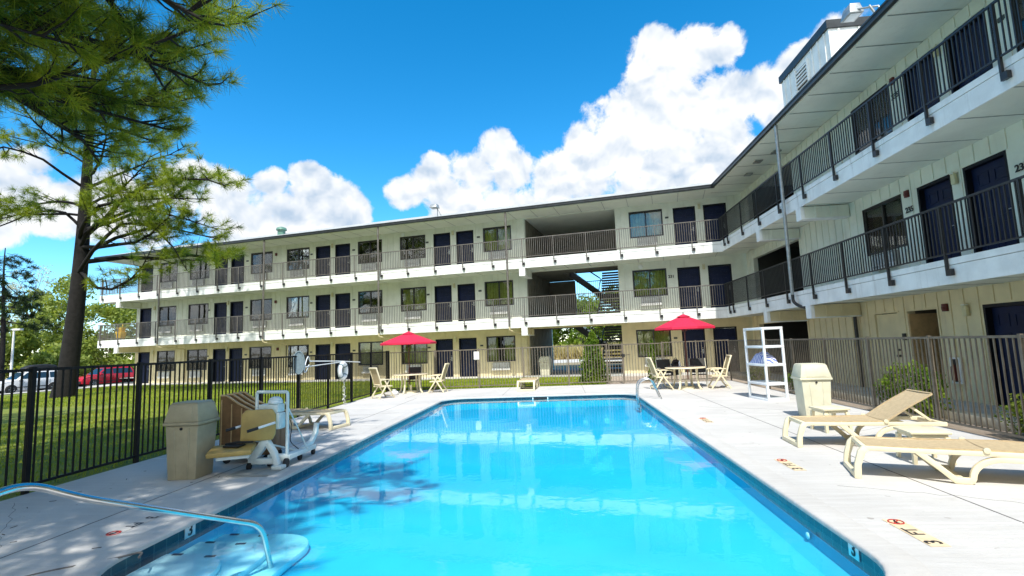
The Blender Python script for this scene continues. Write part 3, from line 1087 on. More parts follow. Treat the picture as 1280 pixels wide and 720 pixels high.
def build_wing(root, s_min, s_max, floors, deck, depth, battens_ph, rail_mat, rail_posts, deck_range, dirs):
    """floors: list of opening lists (s0,s1,z0,z1) relative to the floor level"""
    DK = deck
    for fi, ops in enumerate(floors):
        z0 = FL[fi]
        z1 = FL[fi + 1] if fi < 2 else ROOFZ
        H_ = z1 - z0
        mat = M['wall_low'] if fi == 0 else M['wall_up']
        b = MB()
        br = sorted(set([s_min, s_max] + [o[0] for o in ops] + [o[1] for o in ops]))
        for a, c in zip(br[:-1], br[1:]):
            mid = (a + c) / 2
            hit = [o for o in ops if o[0] <= mid <= o[1]]
            zs = [(0, H_)]
            for o in hit:
                nz = []
                for (p, q) in zs:
                    if o[2] > p:
                        nz.append((p, min(q, o[2])))
                    if o[3] < q:
                        nz.append((max(p, o[3]), q))
                zs = nz
            for (p, q) in zs:
                if q - p > 0.01:
                    b.box(a, c, 0, 0.2, z0 + p, z0 + q, mat)
        # battens
        s = s_min + battens_ph
        while s < s_max:
            hit = [o for o in ops if o[0] - 0.04 < s < o[1] + 0.04]
            zs = [(0.0, H_ - (0.47 if fi < 2 else 0.03))]
            for o in hit:
                nz = []
                for (p, q) in zs:
                    if o[2] - 0.02 > p:
                        nz.append((p, min(q, o[2] - 0.04)))
                    if o[3] + 0.02 < q:
                        nz.append((max(p, o[3] + 0.04), q))
                zs = nz
            for (p, q) in zs:
                if q - p > 0.08:
                    b.box(s - 0.022, s + 0.022, -0.022, -0.001, z0 + p + 0.002, z0 + q, mat)
            s += 0.405
        # trim above openings
        for o in ops:
            if o[1] - o[0] < 2:
                b.box(o[0] - 0.05, o[1] + 0.05, -0.018, -0.002, z0 + o[3] + 0.003, z0 + o[3] + 0.038, mat)
        b.build('wall', root)
    # decks with fascia
    for fi in (1, 2):
        z = FL[fi]
        b = MB()
        a, c = deck_range
        b.box(a, c, DK + 0.03, -0.003, z - 0.12, z, M['concrete_in'])
        b.box(a, c, DK, DK + 0.03, z - 0.50, z - 0.14, M['white'])
        b.box(a, c, DK - 0.012, DK + 0.03, z - 0.13, z - 0.005, M['white'])
        b.box(a, c, DK + 0.032, -0.003, z - 0.475, z - 0.455, M['soffit'])
        if dirs.get('endcap'):
            b.box(a - 0.03, a - 0.001, DK, -0.003, z - 0.50, z - 0.005, M['white'])
        s = a + 0.6
        while s < c:
            b.box(s - 0.012, s + 0.012, DK + 0.04, -0.005, z - 0.483, z - 0.474, M['steel'])
            s += 1.22
        b.build('walkway_deck', root)
        # railing
        rb = MB()
        y = DK - 0.045
        rb.box(a, c, y - 0.02, y + 0.02, z + 1.02, z + 1.06, rail_mat)
        rb.box(a, c, y - 0.016, y + 0.016, z + 0.07, z + 0.10, rail_mat)
        s = a + 0.05
        while s < c:
            rb.box(s - 0.0105, s + 0.0105, y - 0.0105, y + 0.0105, z + 0.10, z + 1.02, rail_mat)
            s += 0.104
        if dirs.get('endcap'):
            rb.box(a - 0.02, a + 0.02, y, -0.05, z + 1.02, z + 1.06, rail_mat)
            rb.box(a - 0.016, a + 0.016, y, -0.05, z + 0.07, z + 0.10, rail_mat)
            t = y + 0.1
            while t < -0.05:
                rb.box(a - 0.009, a + 0.009, t - 0.009, t + 0.009, z + 0.10, z + 1.02, rail_mat)
                t += 0.108
        ro = rb.build('railing', root)
        sg = dirs.get('bracket', 1)
        if 'post_mesh' not in dirs:
            pb = MB()
            pb.box(-0.022, 0.022, y - 0.026, y + 0.022, -0.34, 1.045, rail_mat)
            pb.box(0.022, 0.13, DK - 0.085, DK - 0.013, -0.345, -0.215, M['rail_dark'])
            dirs['post_mesh'] = pb
        po = None
        for s in rail_posts:
            if po is None:
                po = dirs['post_mesh'].build('rail_post', ro, loc=(s, 0, z))
            else:
                copy_part(po, ro, (s, 0, z))
    # roof: soffit, gutter, slope
    a, c = dirs['roof']
    e = DK - 0.14
    b = MB()
    zo = dirs.get('zo', 0)
    b.box(a, c, e, depth, ROOFZ + zo, ROOFZ + 0.03, M['soffit'])
    if not zo:
        b.box(c, c + 1.6, e + 0.3, depth, ROOFZ + 0.002, ROOFZ + 0.03, M['soffit'])
    s = a + 0.6
    while s < c:
        b.box(s - 0.012, s + 0.012, e + 0.05, -0.005, ROOFZ - 0.008, ROOFZ - 0.001, M['steel'])
        s += 1.22
    b.build('roof_soffit', root)
    b = MB()
    b.prism([(e - 0.02, ROOFZ + 0.20), (3.0, ROOFZ + dirs['rise']), (depth, ROOFZ + dirs['rise']), (depth, ROOFZ + 0.032), (e - 0.02, ROOFZ + 0.032)], a, c, M['roof'],
            Matrix(((0, 1, 0, 0), (1, 0, 0, 0), (0, 0, 1, 0), (0, 0, 0, 1))))
    b.build('roof', root)
    b = MB()
    b.box(a - 0.02, c, e - 0.13, e - 0.022, ROOFZ + 0.02, ROOFZ + 0.17, M['gutter'])
    b.box(a - 0.02, c, e - 0.15, e - 0.131, ROOFZ + 0.135, ROOFZ + 0.185, M['gutter'])
    if dirs.get('endcap'):
        b.box(a - 0.06, a - 0.021, e - 0.13, depth, ROOFZ + 0.0, ROOFZ + 0.2, M['gutter'])
    b.build('gutter', root, bevel=0.012)
    # end and back walls
    b = MB()
    b.box(s_min, s_min + 0.2, 0.201, depth, 0, ROOFZ, M['wall_up'])
    if dirs.get('gap'):
        g0, g1 = dirs['gap']
        b.box(s_min + 0.201, g0, depth - 0.2, depth, 0, ROOFZ, M['wall_up'])
        b.box(g1, s_max, depth - 0.2, depth, 0, ROOFZ, M['wall_up'])
    else:
        b.box(s_min + 0.201, s_max, depth - 0.2, depth, 0, ROOFZ, M['wall_up'])
    b.build('back_wall', root)


def corbel(root, s, fi, deck):
    z = FL[fi] - 0.501
    mat = M['wall_low'] if fi == 1 else M['wall_up']
    b = MB()
    b.box(s - 0.16, s + 0.16, deck - 0.02, deck + 0.09, z - 0.40, z, M['white'])
    b.box(s - 0.13, s + 0.13, deck + 0.091, -0.025, z - 0.36, z, mat)
    for yy in (deck + 0.45, deck + 0.9):
        b.box(s - 0.155, s - 0.131, yy - 0.03, yy + 0.03, z - 0.36, z - 0.001, mat)
        b.box(s + 0.131, s + 0.155, yy - 0.03, yy + 0.03, z - 0.36, z - 0.001, mat)
    b.box(s - 0.155, s + 0.155, deck + 0.091, -0.026, z - 0.398, z - 0.361, M['white'])
    b.build('support_beam', root)


def wall_lamp(root, s, z):
    b = MB()
    b.box(s - 0.06, s + 0.06, -0.10, -0.024, z - 0.13, z + 0.10, M['lampbox'])
    b.box(s - 0.065, s + 0.065, -0.11, -0.022, z + 0.10, z + 0.14, M['white'])
    b.build('wall_lamp', root, bevel=0.012)


def alarm_box(root, s, z):
    b = MB()
    b.box(s - 0.07, s + 0.07, -0.07, -0.001, z - 0.09, z + 0.09, M['alarm'])
    b.box(s - 0.045, s + 0.045, -0.095, -0.07, z - 0.05, z + 0.03, M['alarm'])
    b.build('alarm_box', root, bevel=0.01)


def plate(root, s, z):
    b = MB()
    b.box(s - 0.085, s + 0.085, -0.03, -0.001, z - 0.045, z + 0.045, M['plate'])
    b.build('number_plate', root)


def number(root, s, z, txt, size=0.17):
    mt = Matrix.Translation((s, -0.024, z)) @ Matrix.Rotation(R(90), 4, 'X')
    text_mesh('room_number', txt, size, M['ink'], root, mt, 0.006, 0.004)


DOOR_PARTS = make_door_mesh()
door_proto = None


def place_door(root, s, z, wd=1.07):
    global door_proto
    if door_proto is None:
        d, fr, h = DOOR_PARTS
        o = d.build('door', root, loc=(s, 0, z))
        fr.build('door_frame', o)
        h.build('handle', o)
        door_proto = o
        return o
    o = copy_part(door_proto, root, (s, 0, z))
    o.scale = (wd / 1.07, 1, 1)
    return o


# ---- wing across the far end
LANG = -math.atan2(0.19806527, 0.98018883)
LW = thing('motel_building', 'long three-storey cream motel wing with navy doors across the far end of the pool', 'building', (-1.6, 27.5, 0), LANG)
doorsL = [-28.3, -21.70, -20.35, -13.70, -12.28, -5.60, -4.17, 7.76, 9.21]
winsL = [(-26.55, 1.55), (-23.88, 1.68), (-18.70, 1.68), (-15.86, 1.66), (-10.64, 1.62), (-7.76, 1.62), (-2.50, 1.62), (5.58, 1.64)]
WZ0, WH = 0.84, 1.34
floorsL = []
for fi in range(3):
    ops = [(d, d + 1.07, 0.0, 2.17) for d in doorsL]
    ops += [(s - 0.02, s + w_ + 0.02, WZ0 - 0.02, WZ0 + WH + 0.02) for s, w_ in winsL]
    ops.append((-0.08, 4.85, 0.0, (2.50, 2.55, 2.47)[fi]))
    floorsL.append(ops)
postsL = [-29.82 + 1.665 * i for i in range(0, 24)]
build_wing(LW, -28.6, 11.0, floorsL, -1.5, 6.0, 0.1, M['rail'], [p for p in postsL if p < 9.5], (-30.05, 9.86), dict(endcap=True, roof=(-30.4, 9.66), rise=1.68, gap=(-0.08, 4.85)))
styles = {0: ['o', None, None, None, 'o', 'o', 'h', 'o'], 1: [None, 'h', 'o', 'o', None, 'o', 'o', 'o'], 2: [None, None, 'p', None, None, None, 'o', 'p']}
for fi in range(3):
    for d in doorsL:
        place_door(LW, d, FL[fi])
    for (s, w_), stl in zip(winsL, styles[fi]):
        make_window(LW, s, w_, FL[fi] + WZ0, WH, stl)
        make_ac(LW, s + w_ / 2 - 0.49, FL[fi] + 0.36)
    for a in (-20.5, -12.45, -4.35, 9.02, -26.9):
        wall_lamp(LW, a, FL[fi] + 2.12)
    for a in (-22.1, -19.0, -14.0, -10.95, -6.0, -2.8, 7.45):
        if not (fi == 1 and a == 7.45):
            plate(LW, a, FL[fi] + 1.72)
number(LW, 7.46, FL[1] + 1.75, '231', 0.2)
alarm_box(LW, -16.7, FL[2] + 1.95)
alarm_box(LW, -16.7, FL[1] + 1.95)
alarm_box(LW, -16.5, FL[0] + 2.0)
for s in (0.1, -28.35):
    for fi in (1, 2):
        corbel(LW, s, fi, -1.5)
for (s, z) in ((-7.6, 8.45), (6.0, 5.42), (-21.9, 5.42)):
    b = MB()
    b.lathe([(0.0, 0), (0.12, 0.0), (0.12, 0.04), (0.06, 0.07)], M['white'], 16, Matrix.Translation((s, 0.0, z)) @ Matrix.Rotation(R(90), 4, 'X'))
    b.build('round_lamp', LW)
# downspouts from the eave to the lower walkway, then back to the wall
for s in (-24.5, -16.15, -8.25, -0.65):
    b = MB()
    y = -1.66
    b.tube([(s, y, ROOFZ + 0.05), (s, y, 2.62)], 0.052, M['rail'], 10)
    b.tube(round_path([(s, y, 2.62), (s, y, 2.42), (s + 0.45, -0.08, 2.25), (s + 0.45, -0.08, 0.0)], 0.1, 4), 0.042, M['wall_low'], 8)
    b.build('downspout', LW, smooth=50)
# breezeway shell
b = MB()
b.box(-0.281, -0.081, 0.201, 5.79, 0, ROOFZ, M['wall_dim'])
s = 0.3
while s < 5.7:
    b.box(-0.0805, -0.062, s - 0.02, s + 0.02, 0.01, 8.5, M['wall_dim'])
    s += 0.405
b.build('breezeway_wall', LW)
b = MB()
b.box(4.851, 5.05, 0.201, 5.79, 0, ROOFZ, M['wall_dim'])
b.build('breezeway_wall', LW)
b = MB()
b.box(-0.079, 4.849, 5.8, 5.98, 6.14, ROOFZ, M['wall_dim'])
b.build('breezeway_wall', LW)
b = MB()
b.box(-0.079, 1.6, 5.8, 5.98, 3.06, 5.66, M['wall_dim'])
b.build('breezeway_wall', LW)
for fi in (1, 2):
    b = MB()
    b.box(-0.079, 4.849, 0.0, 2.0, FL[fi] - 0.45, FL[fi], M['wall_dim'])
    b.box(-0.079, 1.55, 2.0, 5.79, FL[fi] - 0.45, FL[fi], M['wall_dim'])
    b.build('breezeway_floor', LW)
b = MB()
b.box(-0.079, 4.849, -1.49, 6.4, -0.015, 0.02, M['concrete_in'])
b.build('breezeway_floor', LW)
# stairs
stz = MB()
for fi in (0, 1):
    z0 = FL[fi]
    hh = FL[fi + 1] - z0
    # right flight rises away from the viewer, left flight runs back across the passage
    s0, s1, y0, y1, za, zb = 3.4, 4.75, 2.0, 4.7, z0, z0 + hh / 2
    for i in range(8):
        yy = y0 + (y1 - y0) * (i + 0.5) / 8
        zz = za + (zb - za) * (i + 1) / 8 - 0.05
        stz.box(s0, s1, yy - 0.15, yy + 0.15, zz - 0.09, zz, M['rail_dark'])
    for sx in (s0, s1):
        stz.sweep([(sx, y0, za - 0.05), (sx, y1, zb - 0.05)], 0.06, 0.26, M['rail_dark'], (1, 0, 0))
        stz.tube([(sx, y0, za + 0.95), (sx, y1, zb + 0.95)], 0.025, M['rail_dark'], 6)
    for i in range(8):
        ss = 3.35 - 1.85 * (i + 0.5) / 8
        zz = z0 + hh / 2 + (hh / 2) * (i + 1) / 8 - 0.04
        stz.box(ss - 0.14, ss + 0.14, 4.3, 5.6, zz - 0.07, zz, M['rail_dark'])
        stz.box(ss - 0.14, ss - 0.11, 4.32, 5.58, zz - 0.06, zz + 0.13, M['rail_dark'])
    for yy in (4.27, 5.63):
        stz.sweep([(3.4, yy, z0 + hh / 2 - 0.1), (1.45, yy, z0 + hh - 0.1)], 0.06, 0.34, M['rail_dark'], (0, 1, 0))
        stz.tube([(3.4, yy, z0 + hh / 2 + 0.95), (1.45, yy, z0 + hh + 0.9)], 0.025, M['rail_dark'], 6)
    stz.box(3.3, 4.8, 4.7, 5.9, z0 + hh / 2 - 0.24, z0 + hh / 2 - 0.03, M['rail_dark'])
    stz.box(1.7, 4.8, 5.86, 5.9, z0 + hh / 2 + 0.95, z0 + hh / 2 + 1.0, M['rail_dark'])
    for q in range(26):
        stz.box(1.72 + q * 0.118, 1.74 + q * 0.118, 5.87, 5.89, z0 + hh / 2 - 0.03, z0 + hh / 2 + 0.95, M['rail_dark'])
# upper straight run seen behind the landing
for zb in (1.66, 4.72):
    for i in range(8):
        stz.box(3.4, 4.75, 4.75 + i * 0.10, 4.93 + i * 0.10, zb + i * 0.17, zb + 0.10 + i * 0.17, M['rail_dark'])
stz.build('staircase', LW)
for fi in (1, 2):
    b = MB()
    b.box(9.862, 11.0, -1.25, -0.003, FL[fi] - 0.46, FL[fi] - 0.006, M['soffit'])
    b.build('walkway_deck', LW)
# things on the roof
b = MB()
b.tube([(-4.7, -1.3, 8.85), (-4.7, -1.3, 9.45)], 0.025, M['steel'], 8)
b.tube([(-4.45, -1.2, 8.85), (-4.7, -1.3, 9.4)], 0.02, M['steel'], 8)
b.frustum((-5.05, -4.62, -1.62, -1.15), (-5.0, -4.66, -1.5, -1.2), 9.42, 9.62, M['steel'])
b.build('floodlight', LW, bevel=0.01)
b = MB()
b.lathe([(0.24, 0), (0.24, 0.5), (0.34, 0.52), (0.30, 0.66), (0.1, 0.74)], M['green_metal'], 18, Matrix.Translation((-16.6, 0.3, 9.2)))
b.build('roof_vent', LW, smooth=40)

# ---- wing along the right side
RY0 = 25.3
RW = thing('motel_building', 'tall three-storey motel wing with overhanging walkways along the right side of the pool', 'building', (9.1, RY0, 0), R(-90))
unit_d = [11.95, 13.42, 20.0, 21.47]
winR = [(9.66, 1.68), (15.12, 1.68), (17.72, 1.68), (23.2, 1.68)]
floorsR = []
for fi in range(3):
    if fi == 0:
        ops = [(9.60, 10.67, 0.0, 2.17), (11.03, 12.10, 0.0, 2.17), (13.44, 14.51, 0.0, 2.17), (20.0, 21.07, 0, 2.17)]
    else:
        ops = [(d, d + 1.12, 0.0, 2.17) for d in unit_d] + [(s - 0.02, s + w_ + 0.02, WZ0 - 0.02, WZ0 + WH + 0.02) for s, w_ in winR]
    ops.append((1.0, 5.55, 0.0, 2.2))
    floorsR.append(ops)
postsR = [RY0 - y for y in (23.53, 23.03)] + [RY0 - (21.22 - 1.768 * i) for i in range(0, 16)]
build_wing(RW, 0.18, 30.0, floorsR, -1.45, 7.0, 0.22, M['rail_dark'], [p for p in postsR if p < 29.8], (1.25, 29.9), dict(roof=(0.0, 30.0), rise=1.5, zo=0.006))
for fi in (1, 2):
    for d in unit_d:
        place_door(RW, d, FL[fi], 1.12)
    for (s, w_), stl in zip(winR, ['h', 'o', None, 'o']):
        make_window(RW, s, w_, FL[fi] + WZ0, WH, stl)
        make_ac(RW, s + w_ / 2 - 0.49, FL[fi] + 0.36)
    for a in (13.24, 21.3):
        wall_lamp(RW, a, FL[fi] + 2.0)
    alarm_box(RW, 11.63, FL[fi] + 2.12)
    plate(RW, 14.9, FL[fi] + 1.68) if fi == 2 else None
number(RW, 11.64, FL[1] + 1.70, '235', 0.2)
number(RW, 14.85, FL[1] + 1.70, '234', 0.2)
number(RW, 11.64, FL[2] + 1.70, '335', 0.2)
place_door(RW, 13.44, 0.0)
place_door(RW, 20.0, 0.0)
# pale service door
b = MB()
b.box(9.62, 10.65, 0.05, 0.1, 0.0, 2.15, M['wall_low'])
b.box(9.60, 9.63, 0.0, 0.2, 0, 2.17, M['wall_low'])
b.box(10.64, 10.67, 0.0, 0.2, 0, 2.17, M['wall_low'])
sdr = b.build('door', RW)
sdr['label'] = 'pale flush service door without panels'
b = MB()
b.lathe([(0.03, 0), (0.03, 0.05), (0.045, 0.06), (0.03, 0.09)], M['black'], 12, Matrix.Translation((10.5, 0.05, 1.0)) @ Matrix.Rotation(R(90), 4, 'X'))
b.lathe([(0.03, 0), (0.03, 0.03)], M['black'], 12, Matrix.Translation((10.5, 0.05, 1.16)) @ Matrix.Rotation(R(90), 4, 'X'))
for i in range(6):
    b.box(9.95, 10.3, 0.04, 0.05, 0.3 + i * 0.06, 0.33 + i * 0.06, M['ac'])
b.build('handle', sdr)
b = MB()
b.box(10.82, 10.94, -0.06, -0.001, 1.42, 1.60, M['black'])
b.build('card_reader', RW)
# open doorway with its leaf swung inwards
b = MB()
b.box(11.05, 11.09, 0.0, 0.9, 0.0, 2.1, M['wood_edge'])
od = b.build('door', RW)
od['label'] = 'pale door leaf standing open inwards'
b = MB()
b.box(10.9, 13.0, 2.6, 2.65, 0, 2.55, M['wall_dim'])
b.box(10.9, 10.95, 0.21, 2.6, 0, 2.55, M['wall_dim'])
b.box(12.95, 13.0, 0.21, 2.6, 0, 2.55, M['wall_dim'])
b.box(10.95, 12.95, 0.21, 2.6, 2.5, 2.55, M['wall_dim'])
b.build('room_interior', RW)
# fire extinguisher cabinet
b = MB()
b.box(12.42, 12.72, -0.09, -0.024, 0.42, 1.02, M['ac_white'])
b.box(12.46, 12.68, -0.094, -0.09, 0.46, 0.98, M['black'])
cab = b.build('extinguisher_cabinet', RW)
b = MB()
b.lathe([(0.055, 0), (0.055, 0.3), (0.02, 0.36)], M['alarm'], 12, Matrix.Translation((12.57, -0.13, 0.5)))
b.build('extinguisher', cab, smooth=40)
alarm_box(RW, 12.42, 2.18)
wall_lamp(RW, 13.05, 2.08)
for s in (RY0 - 19.7, RY0 - 16.4, RY0 - 6.2):
    for fi in (1, 2):
        corbel(RW, s, fi, -1.45)
# breezeway recess interior
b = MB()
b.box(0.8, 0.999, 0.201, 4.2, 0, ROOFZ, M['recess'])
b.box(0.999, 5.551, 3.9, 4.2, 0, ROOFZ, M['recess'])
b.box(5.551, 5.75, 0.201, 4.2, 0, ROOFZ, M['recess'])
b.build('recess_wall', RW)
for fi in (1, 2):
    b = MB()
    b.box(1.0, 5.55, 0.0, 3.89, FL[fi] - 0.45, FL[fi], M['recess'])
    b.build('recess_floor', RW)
for fi in (0, 1, 2):
    b = MB()
    for q in range(3):
        b.box(1.5 + q * 1.25, 2.55 + q * 1.25, 3.6, 3.88, FL[fi] + 0.01, FL[fi] + 1.9, M['jamb'])
    b.build('vending_alcove', RW)
b = MB()
y = -1.60
b.tube([(8.25, y, ROOFZ + 0.05), (8.25, y, 2.95)], 0.055, M['steel'], 10)
b.tube(round_path([(8.25, y, 2.95), (8.25, y, 2.72), (8.42, y + 0.1, 2.56), (8.62, y + 0.3, 2.47), (8.82, -0.10, 2.40), (8.82, -0.10, 0.0)], 0.12, 5), 0.05, M['rail_dark'], 10)
b.build('downspout', RW, smooth=50)
# machine room on the roof
b = MB()
p0, p1 = RY0 - 19.6, RY0 - 16.15
b.box(p0, p1, -0.1, 4.0, 8.9, 11.35, M['white'])
s = p0 + 0.25
while s < p1:
    if not (RY0 - 18.45 < s < RY0 - 17.45):
        b.box(s - 0.03, s + 0.03, -0.135, -0.101, 9.0, 11.33, M['white'])
    s += 0.42
t = 0.2
while t < 4:
    b.box(p1 + 0.001, p1 + 0.03, t - 0.03, t + 0.03, 9.0, 11.33, M['white'])
    t += 0.62
rbx = b.build('roof_machine_room', RW)
b = MB()
b.box(p0 - 0.06, p1 + 0.06, -0.17, 4.06, 11.352, 11.62, M['gutter'])
b.build('roof_cap', rbx)
b = MB()
l0, l1 = RY0 - 18.35, RY0 - 17.55
b.box(l0, l1, -0.13, -0.102, 10.42, 11.1, M['black'])
for i in range(5):
    b.box(l0, l1, -0.17, -0.131, 10.47 + i * 0.13, 10.52 + i * 0.13, M['white'])
b.box(l0 - 0.06, l0 - 0.001, -0.18, -0.102, 10.36, 11.16, M['white'])
b.box(l1 + 0.001, l1 + 0.06, -0.18, -0.102, 10.36, 11.16, M['white'])
b.build('louvre', rbx)
b = MB()
sF = RY0 - 13.1
b.tube([(sF + 0.42, -0.7, 9.2), (sF + 0.42, -1.0, 9.80)], 0.03, M['steel'], 8)
b.tube([(sF + 0.50, -0.7, 9.2), (sF + 0.44, -0.8, 9.75), (sF + 0.1, -1.1, 9.93)], 0.026, M['steel'], 8)
b.frustum((sF - 0.32, sF + 0.14, -1.30, -0.95), (sF - 0.26, sF + 0.08, -1.24, -1.0), 9.84, 10.12, M['steel'])
b.box(sF - 0.27, sF + 0.09, -1.26, -0.99, 9.825, 9.839, M['lamp_clear'])
b.build('floodlight', RW, bevel=0.01)
for (s, yy) in ((3.2, -0.7), (4.8, -0.9), (5.8, -0.6)):
    b = MB()
    b.box(s - 0.16, s + 0.16, yy - 0.14, yy + 0.14, ROOFZ - 0.05, ROOFZ - 0.009, M['steel'])
    b.build('ceiling_light', RW)

# walkway slabs at the foot of both wings, planter kerb
sb = MB()
tfL = Matrix.Translation((-1.6, 27.5, 0)) @ Matrix.Rotation(LANG, 4, 'Z')
sb.box(-30.5, -0.09, -1.75, -0.003, -0.05, 0.035, M['paving'], tfL)
sb.box(4.86, 9.3, -1.75, -0.003, -0.05, 0.035, M['paving'], tfL)
sb.box(7.45, 9.09, -6, 25.0, -0.05, 0.03, M['concrete_in'])
structure(sb.build('pavement'))
kbx = MB()
y = -5.0
while y < 23.6:
    kbx.box(7.12, 7.42, y, y + 0.395, 0, 0.16, M['stone'])
    y += 0.40
tag(kbx.build('planter_kerb', bevel=0.01), 'low pale block kerb edging the planting strip along the right wing', 'kerb')


# ------------------------------------------------------------------ fences
def fence(name, label, a, b_, hgt_, mat, posts, gap=None, post_w=0.05):
    a, b_ = Vector(a), Vector(b_)
    L_ = (b_ - a).length
    ang = math.atan2(b_.y - a.y, b_.x - a.x)
    r_ = thing(name, label, 'fence', (a.x, a.y, 0), ang)
    p = MB()
    spans = [(0, L_)] if not gap else [(0, gap[0]), (gap[1], L_)]
    for (q0, q1) in spans:
        p.box(q0, q1, -0.018, 0.018, hgt_ - 0.04, hgt_, mat)
        p.box(q0, q1, -0.015, 0.015, 0.09, 0.125, mat)
        s = q0 + 0.06
        while s < q1:
            p.box(s - 0.0095, s + 0.0095, -0.0095, 0.0095, 0.125, hgt_ - 0.04, mat)
            s += 0.112
    p.build('picket_panel', r_)
    for s in posts:
        q = MB()
        q.box(s - post_w / 2, s + post_w / 2, -post_w / 2, post_w / 2, 0.0, hgt_ + 0.02, mat)
        q.build('post', r_)
    return r_


fence('picket_fence', 'metal picket fence coloured black for tree shade between the lawn and the left side of the pool deck', (-7.08, -4.0), (-7.08, 20.58), 1.63, M['fence_shaded'], [1.5 + 1.755 * i for i in range(-1, 14)] + [24.56], post_w=0.06)
fence('picket_fence', 'metal picket fence coloured taupe for sunlight across the far end of the deck, gate beside the shrub', (-7.04, 20.6), (6.5, 20.6), 1.58, M['fence_sunlit'], [1.9, 3.7, 5.5, 7.3, 8.85, 9.45, 11.0, 12.3], gap=(8.88, 11.0))
fence('picket_fence', 'metal picket fence coloured taupe for sunlight between the deck and the right wing', (6.52, -4.0), (6.52, 20.6), 1.56, M['fence_sunlit'], [1.0 + 1.82 * i for i in range(0, 14)], post_w=0.05)
gt = thing('gate', 'picket gate in the sunlit fence colour with dark latch in the far fence right of the shrub', 'gate', (1.88, 20.6, 0))
p = MB()
for x in (0.0, 0.52, 2.04):
    p.box(x, x + 0.045, -0.02, 0.02, 0.06, 1.56, M['fence_sunlit'])
p.box(0.045, 2.04, -0.018, 0.018, 1.52, 1.558, M['fence_sunlit'])
p.box(0.045, 2.04, -0.015, 0.015, 0.09, 0.125, M['fence_sunlit'])
for i in range(1, 18):
    p.box(i * 0.113, i * 0.113 + 0.018, -0.009, 0.009, 0.125, 1.52, M['fence_sunlit'])
p.build('gate_leaf', gt)
p = MB()
p.box(0.5, 0.62, -0.06, -0.02, 1.05, 1.17, M['black'])
p.tube([(0.6, -0.05, 1.12), (0.82, -0.05, 1.14)], 0.012, M['black'], 6)
p.build('latch', gt)
nb = MB()
nb.box(-0.11, 0.11, -0.012, 0.0, -0.16, 0.16, M['ac_white'])
tag(nb.build('notice_board', loc=(-3.42, 20.575, 1.32)), 'small blank white notice hung on the far fence', 'sign')


